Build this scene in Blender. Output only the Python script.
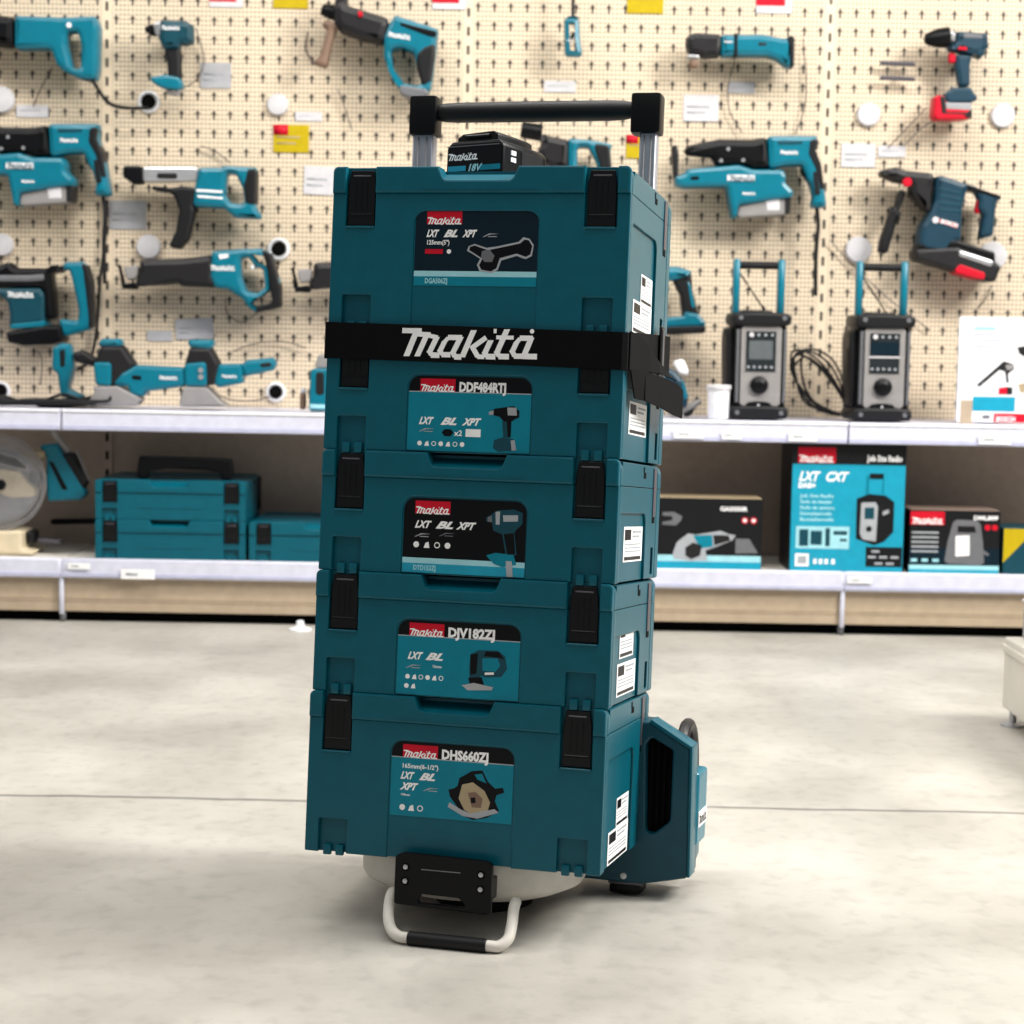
import bpy, bmesh, math, random
from mathutils import Vector, Matrix
random.seed(4)
for o in list(bpy.data.objects): bpy.data.objects.remove(o)
SC = bpy.context.scene
COL = SC.collection
R = math.radians

# ---------------------------------------------------------------- camera
F = 1934.0; PIT = R(5.2); ROL = R(1.0); CH = 0.768
cp, sp, cr, sr = math.cos(PIT), math.sin(PIT), math.cos(ROL), math.sin(ROL)
Rp = Matrix(((1, 0, 0), (0, cp, -sp), (0, sp, cp)))
Rr = Matrix(((cr, 0, sr), (0, 1, 0), (-sr, 0, cr)))
RWC = Rr @ Rp                                   # world -> camera axes (right, forward, up)
inv = RWC.transposed()
cam_d = bpy.data.cameras.new('camera'); cam = bpy.data.objects.new('camera', cam_d); COL.objects.link(cam)
right, fwd, up = inv @ Vector((1, 0, 0)), inv @ Vector((0, 1, 0)), inv @ Vector((0, 0, 1))
m = Matrix((right, up, -fwd)).transposed().to_4x4(); m.translation = Vector((0, 0, CH))
cam.matrix_world = m
cam_d.sensor_width = 36; cam_d.sensor_fit = 'HORIZONTAL'; cam_d.lens = F / 1024 * 36
cam_d.clip_start = 0.05
cam_d.dof.use_dof = True; cam_d.dof.focus_distance = 2.5; cam_d.dof.aperture_fstop = 8.0
SC.camera = cam

# ---------------------------------------------------------------- light and exposure
w = bpy.data.worlds.new('store'); SC.world = w; w.use_nodes = True
w.node_tree.nodes['Background'].inputs[0].default_value = (0.90, 0.95, 1.0, 1)
w.node_tree.nodes['Background'].inputs[1].default_value = 0.24
def strip(x, y, z, sx, sy, power, col=(1, 0.97, 0.92), aim=None):
    l = bpy.data.lights.new('ceiling_light', 'AREA'); l.shape = 'RECTANGLE'; l.size = sx; l.size_y = sy
    l.energy = power; l.color = col
    o = bpy.data.objects.new('ceiling_light', l); COL.objects.link(o); o.location = (x, y, z)
    if aim is not None:
        o.rotation_euler = (Vector(aim) - Vector((x, y, z))).to_track_quat('-Z', 'Y').to_euler()
    return o
strip(-0.2, 3.6, 3.3, 3.6, 0.5, 112)
strip(3.0, 2.7, 3.1, 1.0, 1.6, 260, aim=(0.2, 2.7, 0.6))
strip(-3.4, 3.2, 3.3, 1.2, 1.2, 50)
strip(0.1, 2.05, 3.4, 2.6, 0.6, 34)
strip(0.0, 0.9, 3.3, 2.2, 0.5, 14)  # weak forward strip, added for reflections on the lid rims
SC.view_settings.view_transform = 'Standard'
SC.view_settings.look = 'None'
SC.view_settings.exposure = 0.0
SC.view_settings.gamma = 1
SC.view_settings.use_curve_mapping = False

# ---------------------------------------------------------------- helpers
def P(px, py, Y):                                # a pixel of the photograph -> a point on the plane y = Y
    d = inv @ Vector(((px - 512) / F, 1, -(py - 512) / F))
    return Vector((0, 0, CH)) + d * (Y / d.y)
def PZ(px, py, Z=0):
    d = inv @ Vector(((px - 512) / F, 1, -(py - 512) / F))
    return Vector((0, 0, CH)) + d * ((Z - CH) / d.z)
def lin(h):
    h = h.lstrip('#'); c = [int(h[i:i + 2], 16) / 255 for i in (0, 2, 4)]
    return tuple(((v / 12.92) if v <= 0.04045 else ((v + 0.055) / 1.055) ** 2.4) for v in c) + (1,)
MATS = {}
def mat(name, col, rough=0.5, metal=0.0, noise=0.06, scale=40, bump=0.0, spec=0.5, trans=0.0):
    m = bpy.data.materials.new(name); m.use_nodes = True; nt = m.node_tree; b = nt.nodes['Principled BSDF']
    c = lin(col) if isinstance(col, str) else col
    tc = nt.nodes.new('ShaderNodeTexCoord'); n = nt.nodes.new('ShaderNodeTexNoise'); n.inputs['Scale'].default_value = scale
    nt.links.new(tc.outputs['Object'], n.inputs['Vector'])
    rp = nt.nodes.new('ShaderNodeValToRGB'); rp.color_ramp.elements[0].position = 0.3; rp.color_ramp.elements[1].position = 0.7
    rp.color_ramp.elements[0].color = tuple(v * (1 - noise) for v in c[:3]) + (1,)
    rp.color_ramp.elements[1].color = tuple(min(1, v * (1 + noise)) for v in c[:3]) + (1,)
    nt.links.new(n.outputs['Fac'], rp.inputs['Fac']); nt.links.new(rp.outputs['Color'], b.inputs['Base Color'])
    b.inputs['Roughness'].default_value = rough; b.inputs['Metallic'].default_value = metal
    b.inputs['Specular IOR Level'].default_value = spec
    if trans: b.inputs['Transmission Weight'].default_value = trans; b.inputs['IOR'].default_value = 1.15
    if bump:
        n2 = nt.nodes.new('ShaderNodeTexNoise'); n2.inputs['Scale'].default_value = 900
        nt.links.new(tc.outputs['Object'], n2.inputs['Vector'])
        bp = nt.nodes.new('ShaderNodeBump'); bp.inputs['Strength'].default_value = bump; bp.inputs['Distance'].default_value = 0.001
        nt.links.new(n2.outputs['Fac'], bp.inputs['Height']); nt.links.new(bp.outputs['Normal'], b.inputs['Normal'])
    MATS[name] = m; return m
mat('teal', '#005464', 0.32, bump=0.06, spec=0.30)
mat('teal_tool', '#006b80', 0.30, spec=0.4)
mat('teal_dark', '#043f4d', 0.4, spec=0.35)
mat('teal_case_far', '#007f90', 0.42)
mat('black', '#050609', 0.4, spec=0.2)
mat('black_latch', '#050609', 0.35, bump=0.1, spec=0.3)
mat('rubber', '#0f0f12', 0.5, spec=0.3)
mat('webbing', '#060709', 0.85, noise=0.2, scale=300, spec=0.12)
mat('dark_grey', '#1d1c1e', 0.42, spec=0.3)
mat('mid_grey', '#66676b', 0.4)
mat('strip_grey', '#4c4850', 0.4)
mat('silver', '#b9babd', 0.3, metal=0.6)
mat('alu', '#94969f', 0.4, metal=0.25)
mat('magnesium', '#8b8887', 0.45)
mat('white', '#e9e9ec', 0.5)
mat('print_white', '#f1f1f1', 0.6)
mat('print_grey', '#9fa3a8', 0.6)
mat('cream', '#d9d4ca', 0.45)
mat('pan_white', '#c9c4bb', 0.4)
mat('label_teal', '#00798f', 0.4, spec=0.25)
mat('label_blue', '#0093b0', 0.4)
mat('label_pale', '#9ad0da', 0.4)
mat('label_black', '#030408', 0.4, spec=0.2)
mat('label_navy', '#041c28', 0.4, spec=0.2)
mat('red', '#c20f28', 0.45, spec=0.2)
mat('yellow', '#b8a010', 0.5, spec=0.2)
mat('shelf_white', '#d0d1e0', 0.4)
mat('rail_blue', '#b9bbd4', 0.35)
mat('kick_beige', '#ad9b84', 0.55)
mat('back_beige', '#a8988a', 0.6)  # pegboard beige darkened, with the shade under the shelf painted in
mat('gap_black', '#040303', 0.8, spec=0.1)
mat('bosch_blue', '#0b3446', 0.4, spec=0.4)
mat('cable', '#0d0c0f', 0.5, spec=0.3)
mat('wire', '#5b4f4b', 0.5)
mat('saw_cream', '#d2c3a6', 0.5)
mat('brown', '#7a6150', 0.6)
mat('carton_black', '#090b0f', 0.45, spec=0.3)
mat('carton_brown', '#7d6a5e', 0.8)
mat('clear', '#d6d6d8', 0.08, trans=0.85)
mat('screen', '#252a2c', 0.15)
mat('lcd', '#5c6164', 0.2)
mat('plinth', '#dbd6cc', 0.5, noise=0.08, scale=8)
mat('tag_white', '#cbc9cc', 0.5)
mat('grey_card', '#a7a7ab', 0.6)
mat('tan_guard', '#a89677', 0.5)

def mk(name, mesh, parent=None, loc=None):
    o = bpy.data.objects.new(name, mesh); COL.objects.link(o)
    if parent is not None: o.parent = parent
    if loc is not None: o.location = loc
    return o
def tag(o, label=None, cat=None, group=None, kind=None):
    if label: o['label'] = label
    if cat: o['category'] = cat
    if group: o['group'] = group
    if kind: o['kind'] = kind
    return o
def thing(name, label, cat, loc=(0, 0, 0), group=None):
    o = bpy.data.objects.new(name, None); COL.objects.link(o); o.location = loc; o.empty_display_size = 0.05
    return tag(o, label, cat, group)
def copy_tree(o, parent=None):
    c = o.copy(); COL.objects.link(c)
    if parent is not None: c.parent = parent
    for ch in list(o.children): copy_tree(ch, c)
    return c

def chaikin(pts, n=2):
    for _ in range(n):
        q = []
        for i in range(len(pts)):
            a, b = pts[i], pts[(i + 1) % len(pts)]
            q.append((a[0] * .75 + b[0] * .25, a[1] * .75 + b[1] * .25)); q.append((a[0] * .25 + b[0] * .75, a[1] * .25 + b[1] * .75))
        pts = q
    return pts
def fillet(pts):                                  # [(x, z) or (x, z, r)]
    out = []; n = len(pts)
    for i, p in enumerate(pts):
        r = p[2] if len(p) > 2 else 0
        if not r: out.append((p[0], p[1])); continue
        a = Vector(pts[i - 1][:2]); c = Vector(pts[(i + 1) % n][:2]); b = Vector(p[:2])
        u = (a - b).normalized(); v = (c - b).normalized(); ang = u.angle(v)
        t = min(r / max(math.tan(ang / 2), 1e-4), (a - b).length * .40, (c - b).length * .40); rr = t * math.tan(ang / 2)
        ctr = b + (u + v).normalized() * (rr / math.sin(ang / 2))
        s = b + u * t - ctr; e = b + v * t - ctr
        tot = s.angle_signed(e) if s.length and e.length else 0
        for k in range(7):
            th = -tot * k / 6
            out.append((ctr.x + s.x * math.cos(th) - s.y * math.sin(th), ctr.y + s.x * math.sin(th) + s.y * math.cos(th)))
    return out
def plate_mesh(outlines, y0, y1, bev=0.0):
    """outlines in the x-z plane (first is the outside, the rest are holes), thickness from y0 to y1"""
    cu = bpy.data.curves.new('c', 'CURVE'); cu.dimensions = '2D'; cu.fill_mode = 'BOTH'
    for pts in outlines:
        s = cu.splines.new('POLY'); s.points.add(len(pts) - 1); s.use_cyclic_u = True
        for i, p in enumerate(pts): s.points[i].co = (p[0], p[1], 0, 1)
    h = (y1 - y0) / 2; bev = min(bev, h * .95)
    cu.extrude = h - bev; cu.bevel_depth = bev; cu.bevel_resolution = 1; cu.offset = -bev
    o = bpy.data.objects.new('c', cu)
    me = o.to_mesh().copy(); o.to_mesh_clear(); bpy.data.objects.remove(o); bpy.data.curves.remove(cu)
    mid = (y0 + y1) / 2
    for v in me.vertices: x, y, z = v.co; v.co = (x, mid - z, y)
    bm = bmesh.new(); bm.from_mesh(me); bmesh.ops.remove_doubles(bm, verts=bm.verts, dist=1e-6)
    bmesh.ops.recalc_face_normals(bm, faces=bm.faces); bm.to_mesh(me); bm.free()
    return me

class MB:
    def __init__(s): s.v = []; s.f = []; s.m = []; s.mats = []
    def mi(s, name):
        if name not in s.mats: s.mats.append(name)
        return s.mats.index(name)
    def add(s, me, mname, M=None, free=True):
        b = len(s.v); i = s.mi(mname)
        for v in me.vertices: s.v.append(tuple(M @ v.co) if M is not None else tuple(v.co))
        for p in me.polygons: s.f.append([b + k for k in p.vertices]); s.m.append(i)
        if free: bpy.data.meshes.remove(me)
        return s
    def bm(s, bm, mname):
        me = bpy.data.meshes.new('t'); bm.to_mesh(me); bm.free(); return s.add(me, mname)
    def box(s, x0, x1, y0, y1, z0, z1, mname, bev=0.0, seg=1):
        bm = bmesh.new(); bmesh.ops.create_cube(bm, size=1)
        for v in bm.verts: v.co = Vector(((x0 + x1) / 2 + v.co.x * (x1 - x0), (y0 + y1) / 2 + v.co.y * (y1 - y0), (z0 + z1) / 2 + v.co.z * (z1 - z0)))
        if bev: bmesh.ops.bevel(bm, geom=bm.edges[:], offset=min(bev, .45 * min(x1 - x0, y1 - y0, z1 - z0)), segments=seg, affect='EDGES', profile=.6)
        return s.bm(bm, mname)
    def plate(s, pts, y0, y1, mname, bev=0.0, holes=(), M=None):
        return s.add(plate_mesh([pts] + list(holes), y0, y1, bev), mname, M)
    def poly(s, pts, mname):
        b = len(s.v); s.v += [tuple(p) for p in pts]; s.f.append(list(range(b, b + len(pts)))); s.m.append(s.mi(mname)); return s
    def lathe(s, prof, a, b, mname, seg=24):
        """prof [(t, r)] along a -> b, t in metres from a"""
        a, b = Vector(a), Vector(b); d = (b - a).normalized(); u = d.orthogonal().normalized(); v = d.cross(u); base = len(s.v); i = s.mi(mname)
        for t, r in prof:
            for k in range(seg):
                th = 2 * math.pi * k / seg; s.v.append(tuple(a + d * t + u * r * math.cos(th) + v * r * math.sin(th)))
        for j in range(len(prof) - 1):
            for k in range(seg):
                k2 = (k + 1) % seg; s.f.append([base + j * seg + k, base + j * seg + k2, base + (j + 1) * seg + k2, base + (j + 1) * seg + k]); s.m.append(i)
        s.f.append([base + k for k in range(seg)][::-1]); s.m.append(i)
        s.f.append([base + (len(prof) - 1) * seg + k for k in range(seg)]); s.m.append(i)
        return s
    def cyl(s, a, b, r, mname, seg=24, bev=0.0):
        L = (Vector(b) - Vector(a)).length
        pr = [(0, r), (L, r)] if not bev else [(0, r - bev), (bev, r), (L - bev, r), (L, r - bev)]
        return s.lathe(pr, a, b, mname, seg)
    def tube(s, pts, r, mname, seg=10, smooth=True, closed=False):
        pts = [Vector(p) for p in pts]
        if smooth and len(pts) > 2:
            q = []
            n = len(pts)
            for i in range(n if closed else n - 1):
                if closed: p0, p1, p2, p3 = pts[i - 1], pts[i], pts[(i + 1) % n], pts[(i + 2) % n]
                else: p0, p1, p2, p3 = pts[max(i - 1, 0)], pts[i], pts[i + 1], pts[min(i + 2, n - 1)]
                for k in range(6):
                    t = k / 6; q.append(0.5 * ((2 * p1) + (p2 - p0) * t + (2 * p0 - 5 * p1 + 4 * p2 - p3) * t * t + (3 * p1 - p0 - 3 * p2 + p3) * t ** 3))
            if not closed: q.append(pts[-1])
            pts = q
        base = len(s.v); i = s.mi(mname); n = len(pts); u = None
        for j, p in enumerate(pts):
            d = ((pts[(j + 1) % n] if closed else pts[min(j + 1, n - 1)]) - (pts[j - 1] if closed else pts[max(j - 1, 0)])).normalized()
            u = d.orthogonal().normalized() if u is None else (u - d * u.dot(d)).normalized()
            v = d.cross(u)
            for k in range(seg):
                th = 2 * math.pi * k / seg; s.v.append(tuple(p + u * r * math.cos(th) + v * r * math.sin(th)))
        for j in range(n if closed else n - 1):
            for k in range(seg):
                k2 = (k + 1) % seg; j2 = (j + 1) % n; s.f.append([base + j * seg + k, base + j * seg + k2, base + j2 * seg + k2, base + j2 * seg + k]); s.m.append(i)
        if not closed:
            s.f.append([base + k for k in range(seg)][::-1]); s.m.append(i); s.f.append([base + (n - 1) * seg + k for k in range(seg)]); s.m.append(i)
        return s
    def mesh(s, name, ang=28):
        me = bpy.data.meshes.new(name); me.from_pydata(s.v, [], s.f)
        for n in s.mats: me.materials.append(MATS[n])
        for p, i in zip(me.polygons, s.m): p.material_index = i
        me.update()
        me.polygons.foreach_set('use_smooth', [True] * len(me.polygons)); me.set_sharp_from_angle(angle=R(ang))
        for p in me.polygons:                        # the flat sides of plates stay flat
            if (len(p.vertices) != 4 or p.area > 2e-3) and max(abs(c) for c in p.normal) > .9999: p.use_smooth = False
        return me
    def build(s, name, parent=None, loc=None, ang=28):
        if parent is None and loc is None and s.v:            # a one-mesh thing gets its origin at its own base
            xs, ys, zs = zip(*s.v); c = ((min(xs) + max(xs)) / 2, (min(ys) + max(ys)) / 2, min(zs))
            s.v = [(x - c[0], y - c[1], z - c[2]) for x, y, z in s.v]; loc = c
        return mk(name, s.mesh(name, ang), parent, loc)

# lettering, all on planes facing -y, drawn in x (right) and z (up)
def text(mb, st, x, z, y, size, mname, shear=0.0, bold=0.0, align='LEFT', width=None):
    cu = bpy.data.curves.new('t', 'FONT'); cu.body = st; cu.size = size; cu.shear = shear; cu.offset = bold; cu.align_x = align; cu.resolution_u = 2
    o = bpy.data.objects.new('t', cu); COL.objects.link(o)
    me = o.to_mesh().copy(); o.to_mesh_clear(); bpy.data.objects.remove(o); bpy.data.curves.remove(cu)
    k = 1
    if width and len(me.vertices):
        xs = [v.co.x for v in me.vertices]; k = width / (max(xs) - min(xs))
    for v in me.vertices: a, b, c = v.co; v.co = (x + a * k, y, z + b)
    me.flip_normals() if False else None
    mb.add(me, mname)
LOGO = [  # strokes of the maker's script: (points, thickness) in a 860 x 200 box, y down
    ([(55, 85), (180, 85)], 32), ([(150, 80), (88, 242)], 36), ([(130, 104), (238, 108)], 30), ([(216, 104), (157, 242)], 34), ([(200, 108), (285, 124)], 26),
    ([(280, 120), (237, 212), (250, 232), (300, 232)], 34),
    ([(440, 122), (355, 122), (328, 150), (303, 205), (318, 228), (370, 228)], 32), ([(432, 118), (385, 215), (400, 240), (440, 240)], 34),
    ([(512, 75), (444, 242)], 35), ([(592, 118), (500, 186)], 30), ([(505, 175), (548, 242)], 34), ([(540, 236), (585, 236)], 28),
    ([(622, 134), (588, 212), (600, 234), (655, 234)], 34), ([(638, 78), (656, 78)], 26),
    ([(722, 66), (664, 208), (680, 232), (740, 232)], 34), ([(655, 116), (765, 116)], 24),
    ([(885, 118), (808, 118), (784, 145), (760, 200), (776, 228), (830, 228)], 32), ([(876, 114), (838, 212)], 34), ([(828, 228), (915, 228)], 34)]
def logo(mb, x, z, y, width, mname, rt=True, th=0):
    """maker's lettering; x, z = lower left"""
    k = width / 860.0
    def cv(p): return (x + (p[0] - 55) * k, z + (242 - p[1]) * k)
    n = 0
    for pts, wd in LOGO:
        q = [Vector(cv(p)) for p in pts]; hw = wd * k / 2
        for i in range(len(q) - 1):
            a, b = q[i], q[i + 1]; d = (b - a).normalized(); e = hw * .35
            a = a - d * (e if i else 0); b = b + d * (e if i < len(q) - 2 else 0)
            nn = Vector((-d.y, d.x)) * hw
            if abs(d.y) > abs(d.x) * .8: nn = Vector((hw * 1.08, 0)) * (-1 if d.y > 0 else 1)   # stems are cut level
            yy = y - n * 1e-6; n += 1
            c = [a - nn, b - nn, b + nn, a + nn]
            if (c[1] - c[0]).cross(c[2] - c[1]) < 0: c.reverse()
            mb.poly([(p.x, yy, p.y) for p in c], mname)
    if rt:
        c = cv((878, 76)); rr = 14 * k
        mb.poly([(c[0] + rr * math.cos(t * math.pi / 6), y, c[1] + rr * math.sin(t * math.pi / 6)) for t in range(12)], mname)
def flat(mb, pts, y, mname): mb.poly([(p[0], y, p[1]) for p in pts], mname)
def ccw(pts):
    a = sum(pts[i][0] * pts[(i + 1) % len(pts)][1] - pts[(i + 1) % len(pts)][0] * pts[i][1] for i in range(len(pts)))
    return pts if a > 0 else pts[::-1]
def fill(mb, pts, y, mname):                      # a flat printed shape, any outline
    me = plate_mesh([ccw(pts)], y, y + 0.0002, 0); mb.add(me, mname)

# ================================================================ STRUCTURE
YW = 5.42; YF = 5.02                              # pegboard plane, shelf front plane
def floor_mat():
    m = bpy.data.materials.new('polished_concrete'); m.use_nodes = True; nt = m.node_tree; N = nt.nodes; L = nt.links; b = N['Principled BSDF']
    tc = N.new('ShaderNodeTexCoord'); mp = N.new('ShaderNodeMapping'); mp.inputs['Scale'].default_value = (1.1, 0.9, 1); L.new(tc.outputs['Object'], mp.inputs['Vector'])
    n1 = N.new('ShaderNodeTexNoise'); n1.inputs['Scale'].default_value = 2.2; n1.inputs['Detail'].default_value = 9; n1.inputs['Roughness'].default_value = .55; L.new(mp.outputs[0], n1.inputs['Vector'])
    r1 = N.new('ShaderNodeValToRGB'); e = r1.color_ramp.elements; e[0].position = .36; e[0].color = lin('#9d9991'); e[1].position = .62; e[1].color = lin('#b7b3ab')
    L.new(n1.outputs['Fac'], r1.inputs['Fac'])
    n2 = N.new('ShaderNodeTexNoise'); n2.inputs['Scale'].default_value = 30; n2.inputs['Detail'].default_value = 6; L.new(mp.outputs[0], n2.inputs['Vector'])
    r2 = N.new('ShaderNodeValToRGB'); r2.color_ramp.elements[0].position = .3; r2.color_ramp.elements[0].color = (.87, .87, .87, 1); r2.color_ramp.elements[1].position = .5; r2.color_ramp.elements[1].color = (1, 1, 1, 1)
    L.new(n2.outputs['Fac'], r2.inputs['Fac'])
    mx = N.new('ShaderNodeMix'); mx.data_type = 'RGBA'; mx.blend_type = 'MULTIPLY'; mx.inputs[0].default_value = 1; L.new(r1.outputs[0], mx.inputs[6]); L.new(r2.outputs[0], mx.inputs[7])
    # saw-cut joint running along the aisle, a little wavy
    sx = N.new('ShaderNodeSeparateXYZ'); L.new(tc.outputs['Object'], sx.inputs[0])
    n3 = N.new('ShaderNodeTexNoise'); n3.inputs['Scale'].default_value = 5; L.new(tc.outputs['Object'], n3.inputs['Vector'])
    wv = N.new('ShaderNodeMath'); wv.operation = 'MULTIPLY_ADD'; wv.inputs[1].default_value = .03; L.new(n3.outputs['Fac'], wv.inputs[0]); L.new(sx.outputs['Y'], wv.inputs[2])
    sb = N.new('ShaderNodeMath'); sb.operation = 'SUBTRACT'; sb.inputs[1].default_value = 3.145; L.new(wv.outputs[0], sb.inputs[0])
    ab = N.new('ShaderNodeMath'); ab.operation = 'ABSOLUTE'; L.new(sb.outputs[0], ab.inputs[0])
    mr = N.new('ShaderNodeMapRange'); mr.inputs[1].default_value = .003; mr.inputs[2].default_value = .011; mr.inputs[3].default_value = .5; mr.inputs[4].default_value = 1; L.new(ab.outputs[0], mr.inputs[0])
    m2 = N.new('ShaderNodeMix'); m2.data_type = 'RGBA'; m2.blend_type = 'MULTIPLY'; m2.inputs[0].default_value = 1; L.new(mx.outputs[2], m2.inputs[6]); L.new(mr.outputs[0], m2.inputs[7])
    L.new(m2.outputs[2], b.inputs['Base Color'])
    rr = N.new('ShaderNodeMapRange'); rr.inputs[3].default_value = .34; rr.inputs[4].default_value = .58; L.new(n1.outputs['Fac'], rr.inputs[0]); L.new(rr.outputs[0], b.inputs['Roughness'])
    bp = N.new('ShaderNodeBump'); bp.inputs['Strength'].default_value = .12; bp.inputs['Distance'].default_value = .01; L.new(n2.outputs['Fac'], bp.inputs['Height']); L.new(bp.outputs[0], b.inputs['Normal'])
    MATS['floor'] = m
floor_mat()
def peg_mat():
    m = bpy.data.materials.new('perforated_panel'); m.use_nodes = True; nt = m.node_tree; N = nt.nodes; L = nt.links; b = N['Principled BSDF']
    tc = N.new('ShaderNodeTexCoord'); s = N.new('ShaderNodeSeparateXYZ'); L.new(tc.outputs['Object'], s.inputs[0])
    def M(op, a, bb=None, c=None):
        n = N.new('ShaderNodeMath'); n.operation = op
        for i, v in enumerate((a, bb, c)):
            if v is None: continue
            if hasattr(v, 'links'): L.new(v, n.inputs[i])
            else: n.inputs[i].default_value = v
        return n.outputs[0]
    def cell(v, pitch, off): return M('MULTIPLY', M('SUBTRACT', M('FRACT', M('DIVIDE', M('ADD', v, off), pitch)), .5), pitch)   # signed distance to a cell's middle
    X, Z = s.outputs['X'], s.outputs['Z']
    U = 0.995; px = (U - 0.052) / 21.0; pz = 0.0509
    fx = M('MULTIPLY', M('FRACT', M('DIVIDE', M('ADD', X, 1.138 + 10 * U), U)), U)       # position inside a bay, 0 = upright
    hx = M('ABSOLUTE', cell(fx, px, -0.026 + px / 2 + px * 0))
    hz = cell(Z, pz, pz * 0.5 + 0.012)
    inb = M('MULTIPLY', M('GREATER_THAN', fx, .014), M('LESS_THAN', fx, U - .014))
    head = M('MULTIPLY', M('LESS_THAN', M('ADD', M('POWER', M('DIVIDE', hx, .0060), 2.), M('POWER', M('DIVIDE', M('SUBTRACT', hz, .003), .0064), 2.)), 1.), inb)
    tail = M('MULTIPLY', M('MULTIPLY', M('LESS_THAN', hx, .0030), M('LESS_THAN', M('ABSOLUTE', M('ADD', hz, .005)), .009)), inb)
    big = M('MAXIMUM', head, tail)
    # upright slots
    ux = M('MINIMUM', fx, M('SUBTRACT', U, fx))
    uz = M('ABSOLUTE', cell(Z, pz, pz * 0.5 + 0.028))
    slot = M('MULTIPLY', M('LESS_THAN', ux, .0042), M('LESS_THAN', uz, .0125))
    seam = M('MULTIPLY', M('LESS_THAN', M('ABSOLUTE', M('SUBTRACT', ux, .0155)), .001), .45)
    gx = M('ABSOLUTE', cell(fx, px / 4, -.026 + px / 8)); gz = M('ABSOLUTE', cell(Z, pz / 4, 0.012 + pz / 8))
    fine = M('MULTIPLY', M('LESS_THAN', M('ADD', M('POWER', gx, 2.), M('POWER', gz, 2.)), .0037 ** 2), M('GREATER_THAN', ux, .018))
    hole = M('MAXIMUM', big, slot)
    k = M('MAXIMUM', M('MAXIMUM', M('MULTIPLY', hole, .96), M('MULTIPLY', fine, .58)), seam)
    n1 = N.new('ShaderNodeTexNoise'); n1.inputs['Scale'].default_value = 3; L.new(tc.outputs['Object'], n1.inputs['Vector'])
    r1 = N.new('ShaderNodeValToRGB'); r1.color_ramp.elements[0].color = lin('#dac8ae'); r1.color_ramp.elements[1].color = lin('#e6d4ba'); L.new(n1.outputs['Fac'], r1.inputs['Fac'])
    mx = N.new('ShaderNodeMix'); mx.data_type = 'RGBA'; L.new(k, mx.inputs[0]); L.new(r1.outputs[0], mx.inputs[6]); mx.inputs[7].default_value = lin('#1c140d')
    L.new(mx.outputs[2], b.inputs['Base Color']); b.inputs['Roughness'].default_value = .5
    MATS['peg'] = m
peg_mat()
tag(MB().poly([(-7, -3, 0), (7, -3, 0), (7, 9, 0), (-7, 9, 0)], 'floor').build('floor', loc=(0, 0, 0)), kind='structure')
tag(MB().box(-3.4, 3.4, YW, YW + .04, .52, 2.3, 'peg').build('wall_back', loc=(0, 0, 0)), kind='structure')
tag(MB().box(-3.4, 3.4, YW + .001, YW + .04, 0.0, .5195, 'back_beige').build('wall_back_lower', loc=(0, 0, 0)), kind='structure')
# slotted uprights below the shelf
for i, x in enumerate((-1.138, -.143, .852)):
    mb = MB().box(x - .015, x + .015, YW - .006, YW + .001, .17, .5, 'back_beige', .001)
    for k in range(6): mb.box(x - .004, x + .004, YW - .0065, YW - .004, .20 + k * .0509, .223 + k * .0509, 'gap_black')
    tag(mb.build('trim_%d' % (i + 1)), kind='structure')

# ================================================================ SHELVES
def bay(x0, x1, first, sides):
    t = thing('shelf_board', 'white upper shelf board ' + sides[0], 'shelf', ((x0 + x1) / 2, YF, .53), 'upper shelf boards below the pegboard')
    c = (x0 + x1) / 2
    MB().box(x0 - c + .001, x1 - c - .001, .012, YW - YF - .001, -.004, .026, 'shelf_white', .002).build('board', t)
    mb = MB().plate(ccw([(0, 0)] * 0 + [(x0 - c + .001, -.026), (x1 - c - .001, -.026), (x1 - c - .001, .030), (x0 - c + .001, .030)]), 0, .012, 'shelf_white', .003)
    mb.box(x0 - c + .002, x1 - c - .002, -.002, .0005, -.024, -.013, 'rail_blue', .0005).box(x0 - c + .002, x1 - c - .002, -.003, .0005, .0215, .027, 'white', .001)
    mb.build('price_rail', t)
    d = thing('base_deck', 'white base shelf deck with beige kick panel ' + sides[1], 'shelf', (c, YF, 0), 'base decks of the shelving')
    MB().box(x0 - c + .001, x1 - c - .001, .012, YW - YF - .001, .135, .165, 'cream', .002).build('deck', d)
    mb = MB().box(x0 - c + .0015, x1 - c - .0015, -.006, .012, .118, .170, 'shelf_white', .004).box(x0 - c + .002, x1 - c - .002, -.008, -.004, .123, .132, 'rail_blue', .0005)
    mb.build('price_rail', d)
    mb = MB().box(x0 - c + .002, x1 - c - .002, .012, .026, .028, .118, 'kick_beige', .002)
    for z in (.055, .062): mb.box(x0 - c + .003, x1 - c - .003, .0105, .013, z, z + .003, 'kick_beige', .0005)
    mb.build('kick_panel', d)
    MB().box(x0 - c, x1 - c, .05, .07, 0, .03, 'gap_black').box(x0 - c, x1 - c, .07, YW - YF - .001, 0, .13, 'gap_black').build('plinth', d)
    mb = MB().box(x1 - c - .006, x1 - c + .006, -.0005, .011, .022, .168, 'shelf_white', .002).cyl((x1 - c, .02, 0), (x1 - c, .02, .03), .008, 'mid_grey', 12)
    mb.build('end_bracket', d)
bay(-2.197, -1.176, 0, ('at the left edge of the picture, left of the blue cases', 'below the mitre saw at the left edge'))
bay(-1.174, -.153, 0, ('holding the hand planers', 'carrying the stacked teal cases'))
bay(-.151, .869, 0, ('just right of the strapped stack, under the left radio', 'carrying the grinder and radio cartons'))
bay(.871, 1.89, 0, ('under the right radio and the leaflet panel', 'carrying the lamp carton, at the right edge'))

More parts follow.
